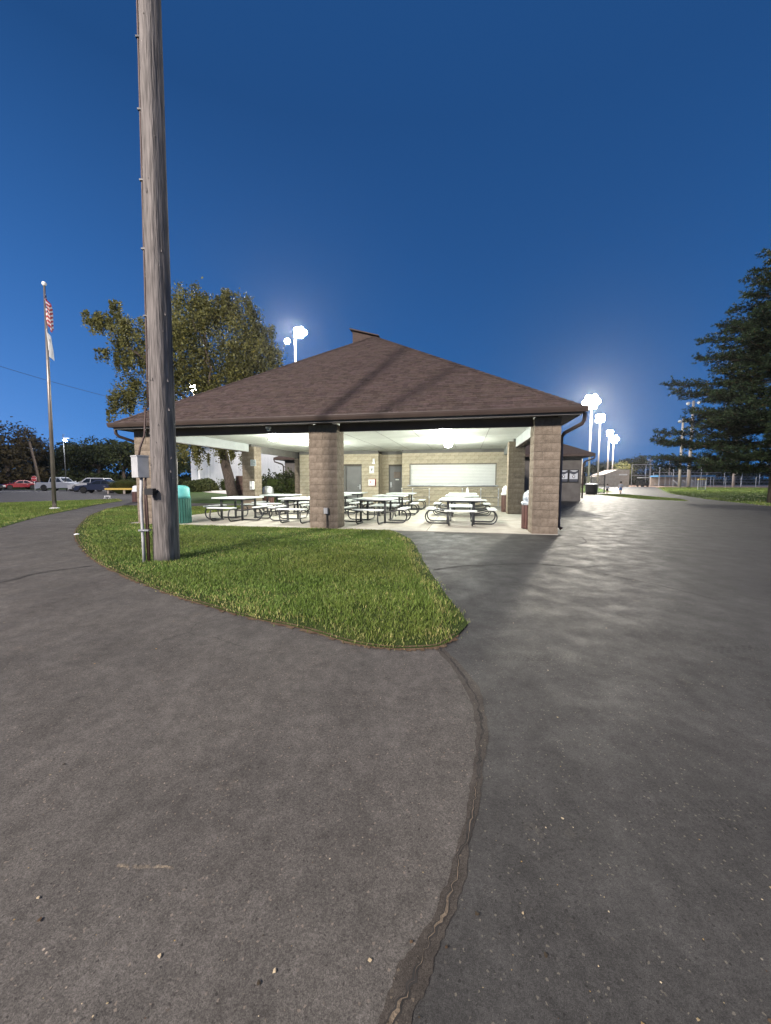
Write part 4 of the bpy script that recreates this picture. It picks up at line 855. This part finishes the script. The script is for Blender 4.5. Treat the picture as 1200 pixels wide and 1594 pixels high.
light_pole(54.4, 95, 13.0, True, H3, 'third lit flood light pole in the row', rad=.36, r0=.18, aim=(-.2,-.9,-.2), watts=6000, col=(1,.95,.92))
light_pole(61.4, 105, 12.6, True, H5, 'last lit flood light pole of the row', rad=.36, r0=.18, aim=(-.2,-.9,-.2), watts=7000, col=(1,.95,.92))
light_pole(-12.5, 55, 21.2, True, [(.45,.7),(1.1,.75),(.45,0),(1.1,0),(1.55,.35),(-.9,-.7)], 'lit flood light pole rising behind the roof slope', rad=.40, r0=.15, aim=(-.12,-.98,-.15), watts=9000, col=(1,.95,.92))
light_pole(-30.1, 62, 15.8, True, [(-.3,.35),(.3,.35),(0,-.35),(.6,-.35)], 'lit flood light half hidden by the big tree', rad=.30, r0=.16, aim=(-.1,-.98,-.15), watts=7000, col=(1,.95,.92))
light_pole(57.0, 75, 12.6, False, [(-.5,.2),(.5,.2)], 'unlit pale pole behind the bleachers', rad=.3, r0=.26)
light_pole(63.5, 81, 17.2, False, [(-.9,.2),(.9,.2),(-.6,-3.2)], 'tall unlit pale pole standing in front of the infield', rad=.35, r0=.32)
light_pole(81, 90, 12.2, False, [(-.5,.2),(.5,.2)], 'unlit pale pole seen through the pine boughs', rad=.35, r0=.30)
light_pole(88.8, 130, 8.2, False, [(-.5,.2),(.5,.2)], 'far thin pole behind the blue dugout', rad=.3, r0=.28)
light_pole(95.2, 130, 8.6, False, [(-.5,.2),(.5,.2)], 'far thin pole next to the tall unlit pole', rad=.3, r0=.28)
light_pole(40.5, 80, 6.2, False, [(0,.2)], 'short pole behind the chain fence corner', rad=.25, r0=.14)
sl0 = light_pole(-41.3, 50, 6.7, True, [(.35,.1)], 'car park street lamp shining before the dark trees', rad=.2, r0=.06, aim=(.1,-.6,-.8), pm=M['tube'], watts=300, col=(.92,.96,1), lens=M['lampsmall']); sl0['group'] = 'car park lamps'
lp = empty('wooden_post', (-55.4, 62, -.03)); tag(lp, 'leaning bare wooden pole behind the silver pickup', 'pole'); MB().tube([(0,0,0),(-.55,0,4),(-1.25,0,7.6)], [.2,.18,.14], 10).build('shaft', M['bark'], lp, True); MB().tube([(-1.7,0,6.6),(-.5,.1,6.4)], .04, 6).build('bracket', M['steel'], lp)
cb = MB().tube([Vector((-52,43,17.0)).lerp(Vector((-41.5,60,13.9)), t) - Vector((0,0,1.0*math.sin(t*math.pi)*.3)) for t in [i/14 for i in range(15)]], .025, 5); tag(cb.build('overhead_cable', M['dark']), 'thin overhead cable crossing the sky behind the flagpole', 'cable')

# ================================================================ flagpole and flags
fp = empty('flagpole', (-15.68, 18.22, .012)); tag(fp, 'tall tapering metal flagpole on the lawn', 'flagpole')
MB().tube([(0,0,0),(.12,0,5.2),(.23,0,10.1)], [.085,.07,.04], 14).build('pole', mat('bronze flagpole', (.20,.175,.15), (.26,.23,.20), 4, .4, metal=.6), fp, True)
MB().lathe([(.02,10.1),(.07,10.13),(.095,10.19),(.085,10.25),(.03,10.30)], 16, (.23,0,0)).build('finial', M['offwhite'], fp, True); MB().lathe([(.20,0),(.20,.03),(.12,.05)], 18).build('base_collar', M['white'], fp)
def flag(name, z0, hoist, drop, wide, colf, lab, seed, nt_=26, ns_=22):
    V = []; F = []; mb = MB()
    for i in range(nt_+1):
        for j in range(ns_+1):
            t, s = i/nt_, j/ns_; ph = s*11 + seed
            dep = hoist*t + drop*s**.85*(1-.30*t); x = .05 + wide*min(1, dep/.8)**.8*(s**.7 + .05*math.sin(ph)*s); y = -.05*s + .11*math.sin(ph+t*1.3)*min(1, s*3)
            V.append((x, y, z0 - hoist*t - drop*s**.85*(1-.30*t)))
    n = ns_+1
    for i in range(nt_):
        for j in range(ns_): mb.add([V[i*n+j], V[i*n+j+1], V[(i+1)*n+j+1], V[(i+1)*n+j]], [(0,1,2,3)], colf(i/nt_, j/ns_, i, j))
    me = mb.mesh(name, M['cloth'], True, fix=False); o = put(name, me); o.location = (-15.68+.23, 18.16, .012); so = o.modifiers.new('thickness', 'SOLIDIFY'); so.thickness = .004; tag(o, lab, 'flag'); return o
def us(t, s, i, j):
    if t < 7/13 and s < .42: return (.75,.75,.75) if (i % 3 == 1 and j % 2 == 1) else (.020,.030,.10)
    return (.42,.030,.035) if int(t*13) % 2 == 0 else (.72,.70,.68)
flag('flag', 9.85, 1.35, .72, .31, us, 'limp flag with red and white stripes and starred blue canton', 0)
flag('flag', 8.38, 1.0, .85, .18, lambda t, s, i, j: (.74,.74,.72), 'limp plain white flag hanging under the striped flag', 2, 12, 18)

# ================================================================ car park
def vehicle(name, lab, loc, rz, paint, kind):
    V = empty(name, loc, rz); tag(V, lab, 'car' if kind != 'pickup' else 'pickup', 'vehicles in the car park')
    pm = mat(lab[:12], paint, None, rough=.28, spec=.6)
    if kind == 'pickup': L, Wd, wb, wr = 5.5, 1.92, 3.5, .39
    elif kind == 'suv': L, Wd, wb, wr = 4.7, 1.9, 2.75, .36
    else: L, Wd, wb, wr = 4.6, 1.82, 2.7, .33
    xf, xr_ = -wb/2-.05, wb/2-.05; h = {'pickup': 1.12, 'suv': 1.05, 'sedan': .92}[kind]; top = {'pickup': 1.80, 'suv': 1.70, 'sedan': 1.44}[kind]; zb = .30
    def arch(cx): return [(cx+(wr+.07)*math.cos(a), wr+(wr+.07)*math.sin(a)) for a in [R(200-k*220/10) for k in range(11)]][::-1]
    poly = [(-L/2+.05,zb),(-L/2,.55),(-L/2+.05,h-.28),(-L/2+.35,h-.13),(xf+.55,h),(L/2-.1,h),(L/2,h-.2),(L/2-.02,zb)]
    bot = [p for p in arch(xr_)] + [p for p in arch(xf)]
    poly = poly + [(x, max(z, zb)) for x, z in sorted(arch(xr_), key=lambda p: -p[0])] + [(x, max(z, zb)) for x, z in sorted(arch(xf), key=lambda p: -p[0])]
    mb = MB(); n = len(poly); ys = [(-Wd/2,.965),(-Wd/2+.09,1),(Wd/2-.09,1),(Wd/2,.965)]
    for y, k in ys: mb.v += [(x*(1 if k == 1 else .992), y, .62+(z-.62)*k) for x, z in poly]
    for q in range(3):
        for k in range(n): mb.f.append((q*n+k, q*n+(k+1) % n, (q+1)*n+(k+1) % n, (q+1)*n+k)); mb.c.append(None)
    mb.f += [tuple(range(n)), tuple(3*n+n-1-k for k in range(n))]; mb.c += [None, None]
    body = smooth_by_angle(mb.build('body', pm, V), 35)
    if kind == 'pickup': gp = [(-.85,h-.01),(-.20,top-.05),(.05,top),(1.0,top),(1.15,h-.01)]
    elif kind == 'suv': gp = [(-1.05,h-.01),(-.35,top-.06),(-.1,top),(1.75,top-.06),(2.25,h-.01)]
    else: gp = [(-1.05,h-.01),(-.30,top-.04),(0,top),(.75,top-.03),(1.65,h-.01)]
    cxm = sum(p[0] for p in gp)/len(gp)
    def side(y0, y1, sgn): return [(x, sgn*(y0 + (y1-y0)*(z-h)/(top-h)), z) for x, z in gp]
    a_, b_ = side(Wd/2-.10, Wd/2-.28, -1), side(Wd/2-.10, Wd/2-.28, 1); m_ = len(gp)
    smooth_by_angle(MB().add(a_+b_, [tuple(range(m_)), tuple(range(2*m_-1, m_-1, -1))] + [(k, k+m_, (k+1) % m_+m_, (k+1) % m_) for k in range(m_)]).build('cabin', pm, V), 30)
    # glass panes a little proud of the cabin
    def pane(x0, x1, sgn):
        zt = top-.13; zl = h+.04; q = []
        for x, z in ((x0,zl),(x1,zl),(min(x1, x1 if x1 < gp[-2][0]+.05 else gp[-2][0]+.0),zt),(max(x0, gp[1][0]+.12 if x0 < gp[1][0]+.1 else x0),zt)):
            y = (Wd/2-.10) + (-.18)*(z-h)/(top-h) + .006; q.append((x, sgn*y, z))
        MB().add(q, [(0,1,2,3)]).build('window', M['glassdark'], V)
    xm_ = .28 if kind != 'pickup' else .2
    for sgn in (-1, 1): pane(gp[0][0]+.30, xm_-.04, sgn); pane(xm_+.04, gp[-1][0]-(.45 if kind != 'pickup' else .16), sgn)
    w0, w1 = Vector((gp[0][0],0,gp[0][1])), Vector((gp[1][0],0,gp[1][1])); nrm = Vector((-(w1.z-w0.z),0,w1.x-w0.x)).normalized()*.008
    for (p0, p1, nm) in ((w0, w1, 'windscreen'), (Vector((gp[-1][0],0,gp[-1][1])), Vector((gp[-2][0],0,gp[-2][1])), 'rear_window')):
        d = p1-p0; nn_ = Vector((d.z, 0, -d.x)).normalized(); nn_ = nn_*(.008 if (nn_.x < 0) == (nm == 'windscreen') else -.008); q0, q1 = p0+d*.12+nn_, p0+d*.88+nn_; y0, y1 = Wd/2-.20, Wd/2-.33
        MB().add([(q0.x,-y0,q0.z),(q0.x,y0,q0.z),(q1.x,y1,q1.z),(q1.x,-y1,q1.z)], [(0,1,2,3)]).build(nm, M['glassdark'], V)
    for x in (xf, xr_):
        for s in (-1, 1):
            Mw = Matrix.Translation((x, s*(Wd/2-.12), wr)) @ Matrix.Rotation(R(90)*s, 4, 'X')
            tw = MB().lathe([(wr*.62,-.10),(wr*.95,-.10),(wr,-.06),(wr,.06),(wr*.95,.10),(wr*.62,.10)], 22, M=Mw).build('wheel', M['tyre'], V, True)
            MB().lathe([(wr*.63,-.05),(wr*.63,.085),(wr*.56,.105),(wr*.5,.075),(wr*.12,.085),(.02,.10)], 18, M=Mw).build('rim', M['rim'], tw)
    for s in (-1, 1):
        MB().box(-L/2-.005,-L/2+.22,min(s*.52, s*(Wd/2-.03)),max(s*.52, s*(Wd/2-.03)),h-.36,h-.22).build('headlight', M['chrome'], V)
        MB().box(L/2-.10,L/2+.008,min(s*.62, s*(Wd/2-.03)),max(s*.62, s*(Wd/2-.03)),h-.34,h-.10).build('tail_light', M['red'], V)
        MB().box(-.92,-.76,min(s*(Wd/2-.09), s*(Wd/2+.14)),max(s*(Wd/2-.09), s*(Wd/2+.14)),h+.02,h+.17).build('mirror', pm, V)
        MB().box(xm_+.30,xm_+.48,s*(Wd/2+.0)-.008,s*(Wd/2+.0)+.008,h-.20,h-.17).build('handle', M['chrome'], V)
    MB().box(-L/2-.03,-L/2+.06,-.55,.55,h-.48,h-.26).build('grille', M['dark'], V); MB().box(-L/2-.06,-L/2+.1,-Wd/2+.06,Wd/2-.06,.34,.50).build('bumper', M['dark'] if kind != 'pickup' else M['chrome'], V); MB().box(L/2-.1,L/2+.06,-Wd/2+.06,Wd/2-.06,.36,.52).build('bumper', M['dark'] if kind != 'pickup' else M['chrome'], V)
    if kind == 'pickup':
        MB().box(1.22,L/2-.12,-Wd/2+.14,Wd/2-.14,h-.02,h+.012).build('bed_cover', M['dark'], V)
    return V
vehicle('pickup_truck', 'silver pickup truck parked behind the flagpole', (-42.0,50.3,.0), R(180), (.30,.31,.33), 'pickup')
vehicle('suv', 'white sport utility car parked beside the pickup', (-35.9,47.4,.0), R(2), (.48,.48,.48), 'suv')
vehicle('sedan', 'dark navy car parked before the ornamental grass', (-31.3,42.6,.0), R(12), (.012,.018,.045), 'sedan')
vehicle('sedan', 'red car by the road edge, nearer the frame edge', (-57.3,60.5,0), R(60), (.20,.012,.016), 'sedan')
vehicle('sedan', 'red car between the planting and the stop sign', (-62,68,0), R(15), (.20,.012,.016), 'sedan')
vehicle('sedan', 'black car cut by the frame edge', (-54.5,52.5,0), R(170), (.010,.010,.012), 'sedan')
ss = empty('stop_sign', (-45.6,50.4,0)); ss.location = (-48.6, 53.5, 0); tag(ss, 'small red stop sign beyond the pickup', 'stop sign')
MB().tube([(0,.03,0),(0,.03,2.0)], .03, 8).build('post', M['steel'], ss)
oc = [(.38*math.cos(R(22.5+45*k)), 1.62+.38*math.sin(R(22.5+45*k))) for k in range(8)]; MB().prism([(x*1.06, 1.62+(z-1.62)*1.06) for x, z in oc], -.004, .006).build('border', M['white'], ss); MB().prism(oc, -.012, -.0045).build('panel', M['red'], ss)
tc_ = bpy.data.curves.new('lettering', 'FONT'); tc_.body = 'STOP'; tc_.size = .27; tc_.align_x = 'CENTER'; tc_.align_y = 'CENTER'; tc_.extrude = .002; tc_.materials.append(M['white']); tmp_ = bpy.data.objects.new('tmp', tc_); COL.objects.link(tmp_); bpy.context.view_layer.update(); tme = bpy.data.meshes.new_from_object(tmp_); bpy.data.objects.remove(tmp_); to = put('lettering', tme, ss); to.location = (0,-.016,1.62); to.rotation_euler = (R(90),0,0)
yb_ = empty('barrier_rail', (-26.3,38.7,0)); tag(yb_, 'low yellow barrier rail before the ornamental grasses', 'barrier'); MB().box(-1.8,1.55,-.08,.08,.42,.60).build('rail', M['yellow'], yb_)
for x in (-1.6,0,1.35): MB().box(x-.07,x+.07,.081,.2,0,.55).build('post', M['woodfar'], yb_)
tr = empty('parking_trestle', (-20.4,28.3,0)); tr.scale = (.45,.45,.45); tag(tr, 'small white trestle standing by the car park exit', 'trestle')
MB().box(-.55,.45,-.04,.04,.42,.50).build('top_bar', M['white'], tr)
for s, x in ((-1,-.45),(1,-.45),(-1,.35),(1,.35)): MB().tube([(x,0,.44),(x,s*.25,0)], .03, 6).build('leg', M['white'], tr)
pl = MB()
for i in range(10): pl.box(-62+i*2.9,-61.88+i*2.9,46,51.5,.0035,.006)
pl.build('parking_line', M['white'], bpy.data.objects['parking_lot'])
lt = MB().lathe([(.055,0),(.06,.02),(.03,.03)], 9); tag(lt.build('litter_scrap', M['white']), 'white scrap of litter at the grass edge', 'litter'); bpy.data.objects['litter_scrap'].location = (-7.55,9.35,.005)

# ================================================================ buildings behind
WB = empty('white_building', (-20,62,0)); tag(WB, 'large white walled building behind the trees', 'building')
MB().box(-10,12,-2,12,-.03,7.4).build('wall', M['siding'], WB); MB().add([(-10.5,-2.6,7.38),(12.5,-2.6,7.38),(12.5,12.6,7.38),(-10.5,12.6,7.38),(-10.5,5,9.6),(12.5,5,9.6)], [(0,1,5,4),(2,3,4,5),(0,4,3),(1,2,5),(0,3,2,1)]).build('roof', M['beamgrey'], WB)
rb = MB()
for k in range(44): rb.box(-9.98+k*.5,-9.93+k*.5,-2.03,-2.001,1.3,7.36)
rb.build('rib', M['siding'], WB); MB().box(-9.9,-8.8,-2.4,-1.99,-.02,5.6).build('corner_post', M['siding'], WB)
bwl = empty('brick_wall', (-12.4,34.9,-.03)); tag(bwl, 'short brown brick wall beside the tree trunk', 'wall'); MB().box(-1.1,1.2,.02,.28,0,1.80).build('core', M['mortar'], bwl)
bmb = MB(); r = random.Random(4)
for c in range(18):
    x = -1.1 - (.16 if c % 2 else 0)
    while x < 1.2:
        a, b_ = max(x, -1.1), min(x+.30, 1.2); x += .32; k = r.uniform(.7, 1.3)
        if b_-a > .03: bmb.box(a, b_, 0, .1, c*.1+.006, c*.1+.092, (k, k*r.uniform(.92,1.05), k*.98))
bo = bmb.build('bricks', M['brick'], bwl); bo['kind'] = 'stuff'
# ball field side
BB = empty('field_house', (49.3,90,-.03)); tag(BB, 'tan block field house with sloping top beside the field path', 'building')
MB().prism([(0,0),(0,2.3),(4.6,3.95),(7.4,3.95),(7.4,0)], 0, 5).build('wall', M['tan'], BB)
lb = MB()
for k in range(7): lb.box(5.0+k*.28,5.18+k*.28,-.03,-.001,2.65,2.95)
lb.build('lettering', M['white'], BB)
gc = empty('utility_cart', (54.9+2.6,86.5,-.03)); tag(gc, 'dark utility cart with white top beside the tan field house', 'cart')
MB().box(-.7,.7,-1.1,1.1,.28,.95).box(-.7,.7,.1,.3,.95,1.5).build('body', M['dark'], gc); MB().box(-.72,.72,-1.0,.9,2.0,2.1).build('canopy', M['white'], gc)
for x in (-.62,.62):
    for y in (-.9,.8): MB().tube([(x,y,.95),(x,y*.95,2.0)], .04, 6).build('post', M['dark'], gc); MB().lathe([(.12,-.09),(.28,-.09),(.28,.09),(.12,.09)], 14, M=Matrix.Translation((x,y*.85,.28)) @ Matrix.Rotation(R(90),4,'Y')).build('wheel', M['tyre'], gc)
def fence(p0, p1, h, post_step, lab, m, wire=.16, wr=.010, pr=.035):
    p0, p1 = Vector((*p0, -.03)), Vector((*p1, -.03)); d = p1-p0; L = d.length; Fn = empty('chain_fence', p0, math.atan2(d.y, d.x)); tag(Fn, lab, 'fence', 'chain link fences of the ball park')
    n = max(1, round(L/post_step))
    for k in range(n+1): MB().tube([(L*k/n,0,0),(L*k/n,0,h+.05)], pr, 8).build('post', m, Fn)
    for z in (.08, h*.5, h): MB().tube([(0,0,z),(L,0,z)], pr*.7, 6).build('rail', m, Fn)
    wm = MB(); k = -h
    while k < L:
        for s in (1, -1):
            a, b_ = max(0, k), min(L, k+h)
            if b_ > a:
                za, zb2 = a-k, b_-k
                if s < 0: za, zb2 = h-za, h-zb2
                wm.add([(a,0,za-wr),(b_,0,zb2-wr),(b_,0,zb2+wr),(a,0,za+wr)], [(0,1,2,3)])
        k += wire
    wm.build('mesh', m, Fn, fix=False)
    return Fn
fence((13.6,40.7), (23.2,40.9), 1.9, 2.4, 'dark chain link fence between the wing and the field path', M['dark'], .5, .008)
fence((23.2,41.0), (23.6,47), 1.9, 3, 'dark chain link gate section end on to the path', M['dark'], .5, .008)
fence((58.5,92), (75,92), 5.2, 3.4, 'tall backstop fence beside the field house', M['steel'], .9, .012, .06)
fence((60,83), (100,84), 2.2, 3.3, 'chain link fence in front of the infield dirt', M['steel'], .7, .010, .05)
fence((72,104), (150,106), 3.6, 5, 'long grey fence across the far side of the field', M['steel'], 1.2, .012, .06)
fence((46.9,58), (48.3,58.3), 1.5, 1.4, 'short fence panel with yellow cap by the infield', M['steel'], .3, .010, .04)
yc = MB().tube([(46.85,58,1.53),(48.35,58.32,1.53)], .085, 8); o = yc.build('fence_cap', M['yellow'], bpy.data.objects['chain_fence.005']); o.matrix_parent_inverse = bpy.data.objects['chain_fence.005'].matrix_basis.inverted()
dg = empty('dugout', (67,95,-.03)); tag(dg, 'long low dugout with blue roof across the field', 'dugout'); MB().box(0,14,0,3,2.3,2.75).build('roof', M['blue'], dg); MB().box(0,14,2.8,3,0,2.3).build('wall', M['tan'], dg)
for k in range(6): MB().tube([(.2+k*2.7,.1,0),(.2+k*2.7,.1,2.3)], .06, 8).build('post', M['steel'], dg)
MB().box(.5,13.5,1.8,2.2,.4,.48).build('bench', M['steel'], dg)
bl = empty('bleachers', (61.2,82.0,-.03)); tag(bl, 'small aluminium bleachers in front of the dugout', 'bleachers')
for k in range(4): MB().box(0,4.6,-1.8+k*.65,-1.5+k*.65,.40+k*.38,.45+k*.38).build('bench', M['steel'], bl); MB().box(0,4.6,-1.5+k*.65,-1.15+k*.65,.12+k*.38,.16+k*.38).build('footboard', M['steel'], bl)
for x in (.3,2.3,4.3): MB().tube([(x,-1.7,0),(x,.6,1.5),(x,.6,0)], .04, 6).build('frame', M['steel'], bl)

# ================================================================ two children on the concrete path
def child(loc, h, rz, top, bottom, lab, step):
    P = empty('person', loc, rz); tag(P, lab, 'person', 'children walking to the field'); s = h/1.2
    J = {'pel':(0,0,.60),'ch':(0,.01,.82),'nk':(0,0,.97),'hd':(0,-.01,1.04),'tp':(0,-.01,1.17),'hl':(-.06,0,.56),'hr':(.06,0,.56),'kl':(-.065,-step*.6,.32),'kr':(.065,step*.5,.32),'al':(-.065,-step,.06),'ar':(.065,step*1.1,.08),'tl':(-.065,-step-.10,.03),'tr':(.065,step+.0,.03),'sl':(-.125,0,.90),'sr':(.125,0,.90),'el':(-.17,.05,.72),'er':(.17,-.03,.72),'wl':(-.18,-.02,.56),'wr':(.18,-.12,.57),'fl':(-.18,-.05,.50),'fr':(.18,-.16,.52)}
    Eg = [('pel','ch'),('ch','nk'),('nk','hd'),('hd','tp'),('pel','hl'),('pel','hr'),('hl','kl'),('hr','kr'),('kl','al'),('kr','ar'),('al','tl'),('ar','tr'),('ch','sl'),('ch','sr'),('sl','el'),('sr','er'),('el','wl'),('er','wr'),('wl','fl'),('wr','fr')]
    rad = dict(pel=.085,ch=.095,nk=.04,hd=.075,tp=.065,hl=.065,hr=.065,kl=.045,kr=.045,al=.032,ar=.032,tl=.03,tr=.03,sl=.045,sr=.045,el=.032,er=.032,wl=.022,wr=.022,fl=.022,fr=.022)
    ks = list(J); me = bpy.data.meshes.new('body'); me.from_pydata([tuple(c*s for c in J[k]) for k in ks], [(ks.index(a), ks.index(b)) for a, b in Eg], []); me.materials.append(M['skin'])
    o = put('body', me, P); md = o.modifiers.new('skin', 'SKIN'); sb = o.modifiers.new('sub', 'SUBSURF'); sb.levels = sb.render_levels = 2
    for i, k in enumerate(ks): v = me.skin_vertices[0].data[i]; v.radius = (rad[k]*s, rad[k]*s); v.use_root = (k == 'pel')
    tb = MB(); tb.lathe([(.11,.56),(.115,.70),(.125,.82),(.125,.90),(.06,.965)], 14); tb.v = [(x, y*.75, z) for x, y, z in tb.v]
    for a, b in (('sl','el'),('sr','er')): tb.tube([J[a], J[b]], [.058,.05], 10)
    tb.v = [(x*s, y*s, z*s) for x, y, z in tb.v]; tb.build('shirt', top, P, True)
    sh = MB(); sh.lathe([(.118,.52),(.115,.62)], 14)
    for a, b in (('hl','kl'),('hr','kr')): sh.tube([J[a], tuple(J[a][i]+(J[b][i]-J[a][i])*.8 for i in range(3))], [.078,.07], 10)
    sh.v = [(x*s, y*s*.95, z*s) for x, y, z in sh.v]; sh.build('shorts', bottom, P, True)
    hr = MB(); hr.lathe([(.088,1.06),(.094,1.12),(.08,1.19),(.04,1.225)], 14, (0,.012,0)); hr.v = [(x*s, y*s, z*s) for x, y, z in hr.v]; hr.build('hair', M['hair'], P, True)
    ft = MB()
    for k in ('tl','tr'): ft.box(J[k][0]-.035,J[k][0]+.035,J[k][1]-.05,J[k][1]+.12,0,.06)
    ft.v = [(x*s, y*s, z*s) for x, y, z in ft.v]; ft.build('shoes', M['clothdark'], P)
child((24.3,39.9,.004), 1.25, R(160), M['clothgrey'], M['clothblue'], 'child in pale shirt and blue shorts walking on the concrete path', .13)
child((22.75,39.6,.004), 1.0, R(150), M['clothgrey'], M['clothdark'], 'smaller child in dark shorts walking ahead on the path', .10)

# far woods closing the horizon
def woods(name, pts, h, lab, seed):
    rg = random.Random(seed); ell = []
    for (x0, y0), (x1, y1) in zip(pts[:-1], pts[1:]):
        n = int(math.hypot(x1-x0, y1-y0)/6)
        for k in range(n): t = k/n; hh = h*rg.uniform(.6,1.1); ell.append((x0+(x1-x0)*t+rg.uniform(-2,2), y0+(y1-y0)*t+rg.uniform(-3,3), hh*.45, 5.5, 4, hh*.55, 1))
    tag(put(name, leaf_cloud(name, ell, 26, 14, .55, seed, M['leafdark'], .2, 0, .03)), lab, 'woods', kind='stuff')
woods('woods', [(-190,70),(-120,105),(-60,112),(-20,120)], 7.5, 'dark woods far behind the car park', 5)
woods('woods', [(60,165),(120,165),(200,160),(260,140)], 8.0, 'dark woods far behind the ball field', 6)

# thin haze volume, added to give the flood lights a bloom-like glow
hz = MB().box(-405,405,-85,405,-1.03,24.5).build('haze', None); tag(hz, 'thin haze volume added for the glow round the flood lights', kind='stuff')
hm = bpy.data.materials.new('haze'); hm.use_nodes = True; hn = hm.node_tree; hn.nodes.remove(hn.nodes['Principled BSDF']); pv = hn.nodes.new('ShaderNodeVolumePrincipled')
pv.inputs['Density'].default_value = .00015; pv.inputs['Color'].default_value = (.96,.95,.93,1); pv.inputs['Anisotropy'].default_value = .82
hn.links.new(pv.outputs[0], hn.nodes['Material Output'].inputs['Volume']); hz.data.materials.append(hm)
